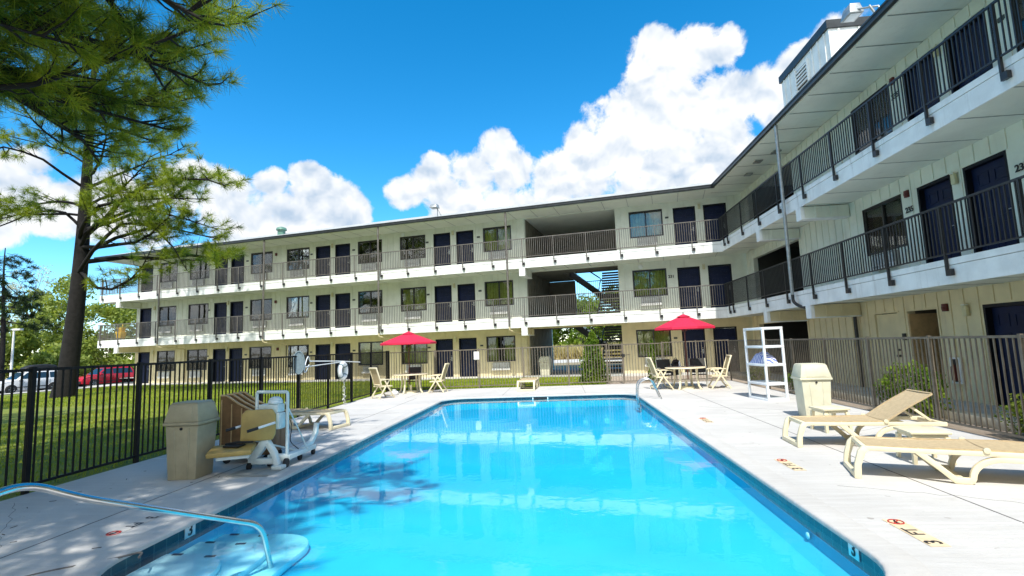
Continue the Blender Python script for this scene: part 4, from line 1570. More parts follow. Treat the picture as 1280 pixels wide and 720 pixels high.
# ------------------------------------------------------------------ loungers
def make_lounger(label, loc, rotz, back_deg, sling='sling', group='resin sun loungers'):
    """foot end at x=0, head towards +x, width along y"""
    r_ = thing('sun_lounger', label, 'sun lounger', loc, rotz, group)
    Wd = 0.66
    L_ = 1.92
    zr = 0.335
    for y in (0.03, Wd - 0.03):
        b = MB()
        # side rail
        b.sweep([(0.02, y, zr + 0.012), (0.5, y, zr), (1.2, y, zr - 0.005), (L_, y, zr - 0.02)], 0.055, [0.05, 0.05, 0.05, 0.06], M['resin'])
        # foot leg
        b.sweep([(0.03, y, zr + 0.02), (-0.02, y, zr - 0.03), (-0.07, y, 0.16), (-0.085, y, 0.0)], [0.055, 0.06, 0.06, 0.065], [0.07, 0.075, 0.07, 0.075], M['resin'])
        # dropping leg, shoe and arch to the rear foot
        arch = [(0.50, y, zr + 0.01), (0.56, y, zr - 0.05), (0.70, y, 0.16), (0.83, y, 0.035), (0.97, y, 0.035)]
        b.sweep(arch, 0.05, [0.07, 0.065, 0.06, 0.07, 0.07], M['resin'])
        ar2 = [(0.955, y, 0.02)]
        for i in range(11):
            a = R(178 - 88 * i / 10)
            ar2.append((1.26 + 0.28 * math.cos(a), y, 0.06 + 0.215 * math.sin(a)))
        for i in range(1, 11):
            a = R(90 - 88 * i / 10)
            ar2.append((1.50 + 0.28 * math.cos(a), y, 0.06 + 0.215 * math.sin(a)))
        ar2.append((1.785, y, 0.0))
        b.sweep(ar2, 0.052, 0.06, M['resin'])
        b.sweep([(1.70, y, 0.035), (1.87, y, 0.035)], 0.05, 0.07, M['resin'])
        b.build('side_frame', r_, bevel=0.008, smooth=40)
    for (x0, x1, z0, z1) in ((-0.01, 0.06, zr - 0.02, zr + 0.035), (-0.12, -0.05, 0.005, 0.065), (0.86, 0.92, 0.01, 0.06), (L_ - 0.06, L_, zr - 0.05, zr + 0.005)):
        b = MB()
        b.box(x0, x1, 0.05, Wd - 0.05, z0, z1, M['resin'])
        b.build('cross_bar', r_, bevel=0.008, smooth=40)
    # seat sling
    hx = 1.14
    z = zr + 0.036
    b = MB()
    n = 12
    vs, fs = [], []
    for i in range(n + 1):
        x = 0.05 + (hx - 0.05) * i / n
        for j in range(7):
            yy = 0.04 + (Wd - 0.08) * j / 6
            sag = -0.012 * math.sin(math.pi * i / n) - 0.01 * math.sin(math.pi * j / 6)
            vs.append((x, yy, z + sag))
    for i in range(n):
        for j in range(6):
            fs.append((i * 7 + j, (i + 1) * 7 + j, (i + 1) * 7 + j + 1, i * 7 + j + 1))
    b.add(vs, fs, M[sling])
    b.add([(x, y, zz - 0.014) for x, y, zz in vs], fs, M[sling])
    for y in (0.028, Wd - 0.046):
        b.box(0.05, hx, y, y + 0.018, z - 0.025, z + 0.004, M[sling])
    b.box(0.034, 0.05, 0.028, Wd - 0.028, z - 0.025, z + 0.004, M[sling])
    b.build('seat_sling', r_, smooth=40)
    # backrest
    ca, sa = math.cos(R(back_deg)), math.sin(R(back_deg))
    b = MB()
    n = 8
    BL = 0.74
    vs, fs = [], []
    for i in range(n + 1):
        d = BL * i / n
        bow = 0.03 * (d / BL) ** 2
        for j in range(7):
            yy = 0.04 + (Wd - 0.08) * j / 6
            vs.append((hx + d * ca + bow * sa, yy, z + 0.004 + d * sa - bow * ca - 0.008 * math.sin(math.pi * j / 6)))
    for i in range(n):
        for j in range(6):
            fs.append((i * 7 + j, (i + 1) * 7 + j, (i + 1) * 7 + j + 1, i * 7 + j + 1))
    b.add(vs, fs, M[sling])
    b.add([(x + sa * 0.014, y, zz - ca * 0.014) for x, y, zz in vs], fs, M[sling])
    for y in (0.034, Wd - 0.034):
        b.sweep([(hx, y, z - 0.005), (hx + BL * 0.5 * ca, y, z - 0.005 + BL * 0.5 * sa), (hx + BL * ca + 0.03 * sa, y, z - 0.005 + BL * sa - 0.03 * ca)], 0.02, 0.024, M[sling])
    b.sweep([(hx + BL * ca + 0.03 * sa, 0.03, z + BL * sa - 0.03 * ca), (hx + BL * ca + 0.03 * sa, Wd - 0.03, z + BL * sa - 0.03 * ca)], 0.02, 0.03, M[sling], (ca, 0, sa))
    b.build('backrest', r_, smooth=40)
    if back_deg > 10:
        for y in (0.1, Wd - 0.1):
            b = MB()
            b.sweep([(hx + 0.42 * ca, y, z + 0.42 * sa - 0.02), (hx + 0.62, y, zr + 0.02)], 0.03, 0.035, M['resin'])
            b.build('back_prop', r_, bevel=0.005)
    for y in (0.0, Wd):
        b = MB()
        b.lathe([(0.032, -0.012), (0.032, 0.012)], M['resin'], 12, Matrix.Translation((hx - 0.02, y, z - 0.005)) @ Matrix.Rotation(R(90), 4, 'X'))
        b.build('hinge_knob', r_, bevel=0.004)
    return r_


make_lounger('tan lounger with raised backrest on the right deck', (3.58, 8.18, 0.004), R(-4), 33)
make_lounger('nearest tan lounger lying flat on the right deck', (3.44, 6.42, 0.004), R(-18), 0)
make_lounger('flat lounger in tree shade beyond the pool lift by the black fence', (-5.00, 11.55, 0.004), R(166), 0)
make_lounger('lone lounger seen end on beyond the far pool edge', (-1.00, 18.82, 0.004), R(87), 0)


def make_side_table(label, loc, rotz):
    r_ = thing('side_table', label, 'side table', loc, rotz, 'small resin side tables')
    b = MB()
    b.box(-0.23, 0.23, -0.23, 0.23, 0.365, 0.40, M['resin'])
    b.box(-0.20, 0.20, -0.20, 0.20, 0.32, 0.364, M['resin'])
    b.build('tabletop', r_, bevel=0.012, smooth=40)
    for sx in (-1, 1):
        for sy in (-1, 1):
            q = MB()
            q.sweep([(sx * 0.185, sy * 0.185, 0.33), (sx * 0.21, sy * 0.21, 0.0)], 0.055, [0.06, 0.045], M['resin'])
            q.build('leg', r_, bevel=0.008)
    return r_


make_side_table('pale side table in front of the pale bin', (4.62, 9.55, 0.004), R(6))
make_side_table('pale side table between the two right hand loungers', (4.62, 7.25, 0.004), R(-8))


# ------------------------------------------------------------------ bins
def make_bin(name, label, mat, loc, rotz, w0, w1, h, group=None):
    r_ = thing(name, label, 'trash bin', loc, rotz, group)
    a, c = w0 / 2, w1 / 2
    b = MB()
    hb_ = h * 0.70
    b.frustum((-a, a, -a, a), (-c * 0.92, c * 0.92, -c * 0.92, c * 0.92), 0, hb_, mat)
    for sx in (-1, 1):
        b.frustum((sx * a * 0.42 - 0.012, sx * a * 0.42 + 0.012, -a - 0.012, -a + 0.02), (sx * c * 0.42 - 0.012, sx * c * 0.42 + 0.012, -c * 0.92 - 0.012, -c * 0.92 + 0.02), 0.02, hb_ - 0.03, mat)
    b.build('bin_body', r_, bevel=0.03, smooth=40, seg=3)
    b = MB()
    b.box(-c * 1.03, c * 1.03, -c * 1.03, c * 1.03, hb_ + 0.004, hb_ + 0.05, mat)
    b.frustum((-c, c, -c, c), (-c * 0.80, c * 0.80, -c * 0.80, c * 0.80), hb_ + 0.05, h - 0.02, mat)
    b.frustum((-c * 0.80, c * 0.80, -c * 0.80, c * 0.80), (-c * 0.72, c * 0.72, -c * 0.72, c * 0.72), h - 0.02, h, mat)
    l = b.build('lid', r_, bevel=0.02, smooth=40)
    b = MB()
    f = 0.62
    b.add([(-c * f, -c * 0.985 - 0.006, hb_ + 0.07), (c * f, -c * 0.985 - 0.006, hb_ + 0.07), (c * f * 0.9, -c * 0.84 - 0.006, h - 0.05), (-c * f * 0.9, -c * 0.84 - 0.006, h - 0.05),
           (-c * f, -c * 0.95 + 0.01, hb_ + 0.07), (c * f, -c * 0.95 + 0.01, hb_ + 0.07), (c * f * 0.9, -c * 0.80 + 0.01, h - 0.05), (-c * f * 0.9, -c * 0.80 + 0.01, h - 0.05)],
          [(0, 1, 2, 3), (7, 6, 5, 4), (0, 4, 5, 1), (1, 5, 6, 2), (2, 6, 7, 3), (3, 7, 4, 0)], mat)
    b.build('flap', l, bevel=0.004)
    b = MB()
    b.lathe([(0.02, 0), (0.02, 0.012)], M['black'], 10, Matrix.Translation((0, -c * 0.93, hb_ - 0.04)) @ Matrix.Rotation(R(90), 4, 'X'))
    b.build('lock', r_)
    return r_


make_bin('trash_bin', 'olive plastic trash bin in dappled shade beside the pool lift', M['bin_olive'], (-5.36, 7.05, 0.004), R(4), 0.40, 0.50, 1.06)
make_bin('trash_bin', 'pale almond trash bin against the right hand fence', M['bin_tan'], (5.08, 11.1, 0.004), R(-6), 0.46, 0.58, 1.08)
make_bin('trash_bin', 'tan trash bin inside the ground floor breezeway behind the far fence', M['bin_tan'], (-0.85, 27.5, 0.02), LANG, 0.48, 0.58, 1.0)


# ------------------------------------------------------------------ shelving unit
sh = thing('shelving_unit', 'white plastic five-shelf unit standing by the right hand fence', 'shelving', (5.25, 13.85, 0.004), R(8))
SW, SD = 0.50, 0.92
for z in (0.06, 0.46, 0.95, 1.42, 1.90):
    b = MB()
    b.box(-0.03, SW + 0.03, -0.03, SD + 0.03, z - 0.065, z, M['ring'])
    b.build('shelf', sh, bevel=0.008)
for x in (0.0, SW):
    for y in (0.0, SD):
        b = MB()
        for i in range(5):
            z0 = 0.0 if i == 0 else (0.06, 0.46, 0.95, 1.42)[i - 1]
            z1 = (0.0, 0.395, 0.885, 1.355, 1.835)[i]
            if z1 <= z0:
                continue
            b.box(x - 0.028, x + 0.028, y - 0.028, y + 0.028, z0, z1, M['ring'])
        b.build('post', sh, bevel=0.006)
tb = MB()
n = 14
vs, fs = [], []
for i in range(n + 1):
    for j in range(9):
        u, v = i / n, j / 8
        h = 0.05 + 0.26 * max(0, math.sin(math.pi * min(1, u * 1.05))) * (0.5 + 0.5 * math.sin(math.pi * v)) * (0.85 + 0.3 * random.random())
        vs.append((v * 0.40 - 0.02 + random.uniform(-.01, .01), u * 0.86 + random.uniform(-.01, .01), h if 0 < i < n and 0 < j < 8 else 0.0))
for i in range(n):
    for j in range(8):
        fs.append((i * 9 + j, i * 9 + j + 1, (i + 1) * 9 + j + 1, (i + 1) * 9 + j))
tb.add(vs, fs, M['towel_blue'])
tag(tb.build('striped_towel', smooth=60, loc=(5.28, 13.9, 0.956), rotz=R(8)), 'crumpled blue and white striped towel on the middle shelf', 'towel')


# ------------------------------------------------------------------ tables, parasols, chairs
def make_table(label, loc, rotz):
    r_ = thing('round_table', label, 'table', loc, rotz, 'round patio tables')
    b = MB()
    b.lathe([(0.03, 0.685), (0.60, 0.685), (0.655, 0.69), (0.665, 0.705), (0.655, 0.72), (0.62, 0.724), (0.03, 0.724)], M['resin'], 40)
    b.build('tabletop', r_, smooth=40)
    for i in range(4):
        a = R(45 + 90 * i)
        q = MB()
        ca, sa = math.cos(a), math.sin(a)
        q.sweep([(0.40 * ca, 0.40 * sa, 0.68), (0.40 * ca, 0.40 * sa, 0.35), (0.44 * ca, 0.44 * sa, 0.12), (0.52 * ca, 0.52 * sa, 0.0)], 0.06, [0.07, 0.05, 0.05, 0.06], M['resin'], (-sa, ca, 0))
        q.build('leg', r_, bevel=0.008)
    q = MB()
    q.lathe([(0.26, 0.0), (0.26, 0.05), (0.22, 0.075), (0.05, 0.085), (0.04, 0.30), (0.024, 0.30)], M['resin'], 28)
    q.build('parasol_base', r_, smooth=40)
    return r_


def make_parasol(label, loc, rotz, rad, ztop, zrim):
    r_ = thing('parasol', label, 'parasol', loc, rotz, 'red parasols over the tables')
    b = MB()
    b.tube([(0, 0, 0.31), (0, 0, ztop - 0.02)], 0.02, M['wood_edge'] if rad > 2 else M['pole'], 12)
    b.build('pole', r_, smooth=50)
    n, ns, kk = 8, 6, 8
    vs, fs = [], []
    vs.append((0, 0, ztop - 0.03))
    cols = n * kk
    for i in range(1, ns + 1):
        t = i / ns
        for j in range(cols):
            a = 2 * math.pi * j / cols
            seg = (j % kk) / kk
            pinch = math.sin(math.pi * seg)
            rr = rad * t * (1 - 0.062 * pinch)
            z = ztop - 0.03 - (ztop - 0.03 - zrim) * (t ** 1.12) - 0.03 * pinch * t * (1 - 0.5 * t) + 0.015 * pinch * (1 if i == ns else 0)
            vs.append((rr * math.cos(a), rr * math.sin(a), z))
    for j in range(cols):
        fs.append((0, 1 + j, 1 + (j + 1) % cols))
    for i in range(ns - 1):
        for j in range(cols):
            fs.append((1 + i * cols + j, 1 + (i + 1) * cols + j, 1 + (i + 1) * cols + (j + 1) % cols, 1 + i * cols + (j + 1) % cols))
    c = MB()
    c.add(vs, fs, M['red'])
    last = 1 + (ns - 1) * cols
    vv = []
    ff = []
    for j in range(cols):
        x, y, z = vs[last + j]
        vv += [(x, y, z), (x * 1.005, y * 1.005, z - 0.07)]
    for j in range(cols):
        q = (j + 1) % cols
        ff.append((2 * j, 2 * j + 1, 2 * q + 1, 2 * q))
    c.add(vv, ff, M['red'])
    co = c.build('canopy', r_, smooth=25)
    c = MB()
    c.add([(0, 0, ztop + 0.02)] + [(0.26 * math.cos(2 * math.pi * j / 8), 0.26 * math.sin(2 * math.pi * j / 8), ztop - 0.085) for j in range(8)], [(0, 1 + j, 1 + (j + 1) % 8) for j in range(8)], M['red'])
    c.build('vent_cap', co)
    for j in range(8):
        a = 2 * math.pi * j / 8
        q = MB()
        q.tube([(0.03 * math.cos(a), 0.03 * math.sin(a), ztop - 0.07), (0.5 * rad * math.cos(a), 0.5 * rad * math.sin(a), ztop - 0.05 - (ztop - 0.03 - zrim) * 0.47), (rad * 0.985 * math.cos(a), rad * 0.985 * math.sin(a), zrim - 0.015)], 0.008, M['pole'], 6)
        q.tube([(0.035 * math.cos(a), 0.035 * math.sin(a), zrim - 0.14), (0.5 * rad * math.cos(a), 0.5 * rad * math.sin(a), ztop - 0.06 - (ztop - 0.03 - zrim) * 0.47)], 0.007, M['pole'], 6)
        q.build('rib', r_)
    q = MB()
    q.lathe([(0.035, zrim - 0.17), (0.04, zrim - 0.12), (0.03, zrim - 0.1)], M['black'], 12)
    q.lathe([(0.01, ztop + 0.02), (0.022, ztop + 0.04), (0.008, ztop + 0.075)], M['black'], 12)
    q.build('hub', r_)
    return r_


M['pole'] = material('brown_parasol_pole', (0.16, 0.05, 0.03), 0.4, 0.1, 8)


def make_highback(label, loc, rotz, sling):
    """folding resin armchair, faces +x"""
    r_ = thing('folding_chair', label, 'chair', loc, rotz, 'high back folding patio chairs')
    Wd = 0.56
    for y in (-Wd / 2, Wd / 2):
        b = MB()
        b.sweep([(0.30, y, 0.0), (0.02, y, 0.40), (-0.10, y, 0.62)], 0.035, 0.045, M['resin'])
        b.build('leg', r_, bevel=0.006)
        b = MB()
        y2 = y * 0.90
        b.sweep([(-0.32, y2, 0.0), (-0.04, y2, 0.42), (0.10, y2, 0.63)], 0.035, 0.045, M['resin'])
        b.build('leg', r_, bevel=0.006)
        b = MB()
        b.sweep([(-0.20, y, 0.645), (0.0, y, 0.655), (0.24, y, 0.64), (0.30, y, 0.61)], 0.055, 0.03, M['resin'])
        b.build('armrest', r_, bevel=0.008)
    b = MB()
    b.box(-0.24, 0.24, -Wd / 2 + 0.045, -Wd / 2 + 0.085, 0.395, 0.43, M['resin'])
    b.box(-0.24, 0.24, Wd / 2 - 0.085, Wd / 2 - 0.045, 0.395, 0.43, M['resin'])
    b.box(0.20, 0.25, -Wd / 2 + 0.086, Wd / 2 - 0.086, 0.39, 0.435, M['resin'])
    b.box(-0.235, 0.195, -Wd / 2 + 0.086, Wd / 2 - 0.086, 0.405, 0.42, M[sling])
    b.box(-0.31, -0.27, -Wd / 2 + 0.04, Wd / 2 - 0.04, 0.06, 0.10, M['resin'])
    b.box(0.24, 0.28, -Wd / 2 + 0.02, Wd / 2 - 0.02, 0.05, 0.09, M['resin'])
    b.build('seat', r_, bevel=0.005)
    b = MB()
    A = Vector((-0.19, 0, 0.40))
    B = Vector((-0.40, 0, 1.06))
    for y in (-Wd / 2 + 0.06, Wd / 2 - 0.06):
        b.sweep([A + Vector((0, y, 0)), (A + B) / 2 + Vector((0.015, y, 0)), B + Vector((0, y, 0))], 0.04, 0.045, M['resin'])
    b.sweep([B + Vector((0, -Wd / 2 + 0.04, 0)), B + Vector((0, Wd / 2 - 0.04, 0))], 0.045, 0.06, M['resin'], (B - A))
    b.sweep([A + (B - A) * 0.12 + Vector((0, -Wd / 2 + 0.08, 0)), A + (B - A) * 0.12 + Vector((0, Wd / 2 - 0.08, 0))], 0.04, 0.05, M['resin'], (B - A))
    bo = b.build('back_frame', r_, bevel=0.006)
    b = MB()
    P, Q = A + (B - A) * 0.15, A + (B - A) * 0.97
    b.add([P + Vector((0, -0.2, 0)), P + Vector((0, 0.2, 0)), Q + Vector((0, 0.2, 0)), Q + Vector((0, -0.2, 0)),
           P + Vector((0.012, -0.2, 0)), P + Vector((0.012, 0.2, 0)), Q + Vector((0.012, 0.2, 0)), Q + Vector((0.012, -0.2, 0))],
          [(0, 1, 2, 3), (7, 6, 5, 4), (0, 4, 5, 1), (1, 5, 6, 2), (2, 6, 7, 3), (3, 7, 4, 0)], M[sling])
    b.build('back_sling', bo)
    return r_


def make_darkchair(label, loc, rotz):
    """dark sling armchair with pale tube arms, faces +x"""
    r_ = thing('sling_chair', label, 'chair', loc, rotz, 'dark sling chairs behind the tables')
    for y in (-0.27, 0.27):
        b = MB()
        b.tube(round_path([(0.24, y, 0.0), (0.22, y, 0.40), (0.25, y, 0.60), (0.10, y, 0.66), (-0.20, y, 0.64)], 0.1, 5), 0.014, M['bin_tan'], 8)
        b.tube(round_path([(-0.28, y, 0.0), (-0.20, y, 0.38), (-0.20, y, 0.64), (-0.30, y, 0.95)], 0.1, 5), 0.014, M['bin_tan'], 8)
        b.tube([(0.22, y, 0.40), (-0.20, y, 0.38)], 0.013, M['bin_tan'], 8)
        b.build('side_frame', r_, smooth=50)
    b = MB()
    b.box(-0.20, 0.22, -0.25, 0.25, 0.385, 0.405, M['sling_dark'])
    b.build('seat', r_)
    b = MB()
    b.add([(-0.20, -0.25, 0.44), (-0.20, 0.25, 0.44), (-0.30, 0.25, 0.95), (-0.30, -0.25, 0.95), (-0.215, -0.25, 0.44), (-0.215, 0.25, 0.44), (-0.315, 0.25, 0.95), (-0.315, -0.25, 0.95)],
          [(0, 1, 2, 3), (7, 6, 5, 4), (0, 4, 5, 1), (1, 5, 6, 2), (2, 6, 7, 3), (3, 7, 4, 0)], M['sling_dark'])
    b.build('backrest', r_)
    return r_


Z0 = 0.004
make_table('pale round table under the right hand red parasol', (4.15, 17.85, Z0), 0.1)
make_parasol('red parasol open over the table near the ladder', (4.22, 17.85, Z0), R(10), 1.03, 2.50, 2.06)
make_highback('high back chair with olive sling left of the right hand table', (3.36, 17.95, Z0), R(8), 'sling_olive')
make_highback('high back chair with olive sling right of the right hand table', (5.18, 17.75, Z0), R(178), 'sling_olive')
make_darkchair('dark chair holding a black backpack behind the right hand table', (3.75, 18.98, Z0), R(-82))
make_darkchair('empty dark chair behind the right hand table', (4.85, 18.9, Z0), R(-100))
bp = thing('backpack', 'black backpack hung on a dark chair at the right hand table', 'backpack', (4.02, 18.62, 0.42))
b = MB()
b.frustum((-0.17, 0.17, -0.11, 0.11), (-0.15, 0.15, -0.09, 0.09), 0.0, 0.42, M['black'])
b.frustum((-0.15, 0.15, -0.09, 0.09), (-0.07, 0.07, -0.05, 0.05), 0.42, 0.55, M['black'])
b.build('bag_body', bp, bevel=0.04, smooth=50, seg=3)
b = MB()
b.box(-0.12, 0.12, -0.16, -0.111, 0.05, 0.24, M['black'])
b.tube(arc_pts((0, 0, 0.55), 0.045, 0, 180, 8, (1, 0, 0), (0, 0, 1)), 0.01, M['black'], 6)
b.build('pocket', bp, bevel=0.015)
b = MB()
b.lathe([(0.033, 0), (0.035, 0.01), (0.035, 0.15), (0.014, 0.19), (0.014, 0.22)], M['ring'], 16)
tag(b.build('bottle', smooth=40, loc=(4.02, 18.02, 0.729)), 'small white bottle standing on the right hand table', 'bottle')

make_table('pale round table under the left hand red parasol', (-5.86, 19.55, Z0), 0.5)
make_parasol('red parasol open over the table by the black fence corner', (-5.92, 19.55, Z0), R(20), 1.08, 2.36, 1.93)
make_highback('high back chair facing the left hand table at the end of the black fence', (-6.33, 17.75, Z0), R(52), 'sling')
make_highback('high back chair right of the left hand table', (-4.78, 19.45, Z0), R(176), 'sling_olive')
make_darkchair('dark chair tucked behind the left hand table', (-5.95, 20.22, Z0), R(-88))
b = MB()
prof = [(0.02, 0.0), (0.13, 0.005), (0.16, 0.06), (0.13, 0.13), (0.05, 0.17), (0.07, 0.21)]
b.lathe(prof, M['bag_white'], 14)
o = b.build('plastic_bag', smooth=60, loc=(-6.25, 18.75, Z0))
for v in o.data.vertices:
    v.co.x += random.uniform(-.02, .02)
    v.co.y += random.uniform(-.02, .02)
tag(o, 'knotted white plastic bag on the deck under the left hand table', 'bag')

# ------------------------------------------------------------------ pool lift and towel cart
pl = thing('pool_lift', 'white pool lift with ochre plastic seat standing at the pool edge', 'pool lift', (-4.45, 7.5, 0.004), R(0))
b = MB()
b.box(-0.28, 0.16, -0.10, 0.02, 0.07, 0.15, M['lift_white'])
b.box(-0.05, 0.28, 0.03, 0.14, 0.08, 0.18, M['lift_white'])
b.sweep([(-0.26, -0.04, 0.12), (-0.10, -0.05, 0.30), (-0.02, -0.05, 0.42)], 0.10, 0.12, M['lift_white'])
b.sweep([(-0.02, -0.05, 0.42), (0.12, -0.06, 0.22), (0.22, -0.14, 0.06)], 0.09, 0.08, M['lift_white'])
b.box(0.16, 0.32, -0.22, -0.08, 0.015, 0.07, M['lift_white'])
b.build('base_frame', pl, bevel=0.012, smooth=40)
b = MB()
b.sweep([(-0.30, 0.0, 0.42), (0.30, 0.55, 0.1)], 0.03, 0.03, M['lift_white'])
b.box(0.16, 0.30, 0.05, 0.90, 0.10, 0.17, M['lift_white'])
b.sweep([(0.23, 0.55, 0.15), (0.235, 0.85, 0.22), (0.24, 0.98, 0.34), (0.24, 1.02, 0.50)], 0.07, 0.08, M['lift_white'], (1, 0, 0))
b.build('rear_arm', pl, bevel=0.012, smooth=40)
b = MB()
b.tube(round_path([(0.25, 0.06, 0.15), (0.25, 0.06, 1.11), (-0.27, 0.10, 1.12), (-0.27, 0.10, 0.62)], 0.03, 3), 0.024, M['lift_white'], 8)
b.build('hoop_frame', pl, smooth=50)
b = MB()
b.box(-0.20, 0.12, 0.02, 0.22, 0.80, 0.93, M['lift_white'])
b.lathe([(0.11, 0.93), (0.10, 1.0), (0.05, 1.04)], M['ring'], 16, Matrix.Translation((0.02, 0.12, 0)))
b.box(0.06, 0.16, 0.0, 0.18, 0.56, 0.80, M['lift_white'])
b.build('battery_box', pl, bevel=0.02, smooth=40)
b = MB()
tf = Matrix.Translation((-0.10, -0.13, 0.42)) @ Matrix.Rotation(R(24), 4, 'Z') @ Matrix.Rotation(R(-6), 4, 'X')
prof = [(-0.24, 0.0), (0.20, 0.0), (0.24, 0.08), (0.24, 0.36), (0.19, 0.45), (-0.17, 0.46), (-0.23, 0.40)]
b.prism(prof, -0.03, 0.02, M['lift_seat'], tf)
b.build('backrest', pl, bevel=0.018, smooth=40)
b = MB()
tf = Matrix.Translation((-0.34, -0.36, 0.30)) @ Matrix.Rotation(R(24), 4, 'Z') @ Matrix.Rotation(R(4), 4, 'X')
b.box(-0.30, 0.28, -0.24, 0.24, 0.0, 0.075, M['lift_seat'], tf)
b.build('seat', pl, bevel=0.025, smooth=40)
b = MB()
b.box(-0.18, 0.24, -0.20, 0.20, -0.05, -0.002, M['lift_white'], tf)
b.build('seat_pan', pl, bevel=0.01)
for (p, q) in (((-0.30, -0.02, 0.66), (-0.52, -0.26, 0.60)), ((0.16, -0.12, 0.68), (-0.10, -0.40, 0.60))):
    b = MB()
    P, Q = Vector(p), Vector(q)
    mdp = P + (Q - P) * 0.62
    b.tube([P, mdp], 0.018, M['ring'], 10)
    b.tube([mdp, Q], 0.022, M['black'], 10)
    b.build('armrest', pl, smooth=50)
b = MB()
b.box(-0.46, -0.22, -0.42, -0.24, 0.382, 0.41, M['black'])
b.tube([(-0.5, -0.3, 0.41), (-0.3, -0.32, 0.44), (-0.1, -0.25, 0.43)], 0.016, M['black'], 6)
b.build('seat_belt', pl, bevel=0.008)
for (x, y, r_) in ((-0.24, -0.12, 0.05), (0.28, -0.02, 0.07), (0.23, 0.92, 0.045), (0.22, 0.50, 0.05), (-0.05, 0.1, 0.045)):
    b = MB()
    b.lathe([(r_ * 0.4, -0.02), (r_, -0.018), (r_, 0.018), (r_ * 0.4, 0.02)], M['black'], 16, Matrix.Translation((x, y, r_)) @ Matrix.Rotation(R(90), 4, 'Y'))
    b.build('caster', pl, smooth=40)
b = MB()
b.tube([(0.17, 0.14, 0.95), (0.27, 0.40, 0.45), (0.30, 0.60, 0.14)], 0.012, M['lift_white'], 6)
b.build('lift_rod', pl)
b = MB()
b.tube(round_path([(0.05, 0.2, 0.9), (0.2, 0.3, 0.6), (0.1, 0.4, 0.3), (0.2, 0.5, 0.17)], 0.1, 4), 0.007, M['black'], 6)
b.build('cable', pl)
mb = MB()
mb.box(-4.78, -4.12, 6.98, 7.36, 0.005, 0.02, M['ac'])
tag(mb.build('rubber_mat', bevel=0.004), 'flat grey mat on the deck in front of the pool lift', 'mat')

ct = thing('towel_cart', 'brown slatted cart with stepped sloping dividers behind the olive bin', 'cart', (-5.42, 7.74, 0.004), R(8))
b = MB()
b.box(0.0, 0.78, 0.0, 0.62, 0.12, 0.16, M['wood'])
b.box(0.0, 0.78, 0.0, 0.62, 0.48, 0.50, M['wood'])
b.box(0.76, 0.78, 0.03, 0.62, 0.16, 0.72, M['wood'])
b.build('cart_base', ct, bevel=0.004)
for i, y in enumerate((0.0, 0.2, 0.4, 0.6)):
    b = MB()
    top = [(0.0, 1.06), (0.10, 1.05), (0.28, 0.92), (0.50, 0.80), (0.78, 0.72)]
    poly = [(0.0, 0.16), (0.78, 0.16)] + [(x, z) for x, z in reversed(top)]
    b.prism(poly, y, y + 0.022, M['wood'])
    d = b.build('divider', ct)
    b = MB()
    b.sweep([(x, y + 0.011, z + 0.012) for x, z in top], 0.04, 0.024, M['wood_edge'])
    b.build('edge_trim', d, bevel=0.004)
for s in range(5):
    b = MB()
    b.box(0.02 + s * 0.155, 0.035 + s * 0.155, -0.012, -0.001, 0.16, 1.0 - s * 0.07, M['wood_edge'])
    b.build('slat', ct)
for (x, y) in ((0.08, 0.08), (0.70, 0.08), (0.08, 0.54), (0.70, 0.54)):
    b = MB()
    b.lathe([(0.02, -0.018), (0.055, -0.016), (0.055, 0.016), (0.02, 0.018)], M['black'], 14, Matrix.Translation((x, y, 0.056)) @ Matrix.Rotation(R(90), 4, 'X'))
    b.box(x - 0.02, x + 0.02, y - 0.022, y + 0.022, 0.06, 0.12, M['black'])
    b.build('caster', ct, smooth=40)
tw = MB()
tw.lathe([(0.02, 0), (0.12, 0.01), (0.15, 0.06), (0.09, 0.12), (0.02, 0.13)], M['bag_white'], 14)
tag(tw.build('white_towel', smooth=60, loc=(-4.93, 7.98, 0.51)), 'bundled white towel lying in the brown cart', 'towel')

# ------------------------------------------------------------------ rescue gear on the black fence
rg = thing('life_ring', 'white life ring hung on the black fence', 'life ring', (-7.0, 15.93, 1.08))
vs_path = arc_pts((0, 0, 0), 0.225, 0, 352, 36, (0, 1, 0), (0, 0, 1))
b = MB()
b.tube(vs_path, 0.075, M['ring'], 14, closed=True)
b.build('ring_body', rg, smooth=60)
b = MB()
for a in (45, 135, 225, 315):
    c = Vector((0, 0.225 * math.cos(R(a)), 0.225 * math.sin(R(a))))
    d = Vector((0, -math.sin(R(a)), math.cos(R(a))))
    b.tube([c - d * 0.025, c + d * 0.025], 0.079, M['net'], 14)
b.build('grab_band', rg, smooth=60)
b = MB()
pp = [(0.02, 0.0, -0.28)]
for i in range(40):
    t = i / 39
    pp.append((0.03 + 0.02 * math.sin(i * 1.3), 0.02 + 0.07 * math.sin(i * 0.9) * (0.5 + t), -0.3 - 0.7 * t + 0.06 * math.sin(i * 1.7)))
pp.append((0.08, 0.18, -1.06))
b.tube(pp, 0.011, M['rope'], 6)
tag(b.build('throw_rope', loc=(-7.0, 15.93, 1.08)), 'coiled white rope dangling below the life ring to the deck', 'rope')
hk = thing('rescue_hook', 'white pole with wide hook loop lying along the black fence top', 'rescue hook', (-7.03, 13.8, 1.46))
b = MB()
b.tube([(0, 0, 0.0), (0, 1.8, -0.06), (0, 3.6, -0.16)], 0.016, M['ring'], 8)
b.build('pole', hk, smooth=50)
b = MB()
b.tube(round_path([(0, 0, 0.0), (0.02, -0.12, 0.16), (0.05, -0.30, 0.02), (0.05, -0.42, -0.30), (0.03, -0.25, -0.28), (0.0, -0.04, -0.1)], 0.16, 6), 0.014, M['ring'], 8)
b.build('hook_loop', hk, smooth=50)
nt = thing('skimmer_net', 'grey blue skimmer net with white pole on the black fence', 'pool net', (-7.02, 13.2, 1.26))
b = MB()
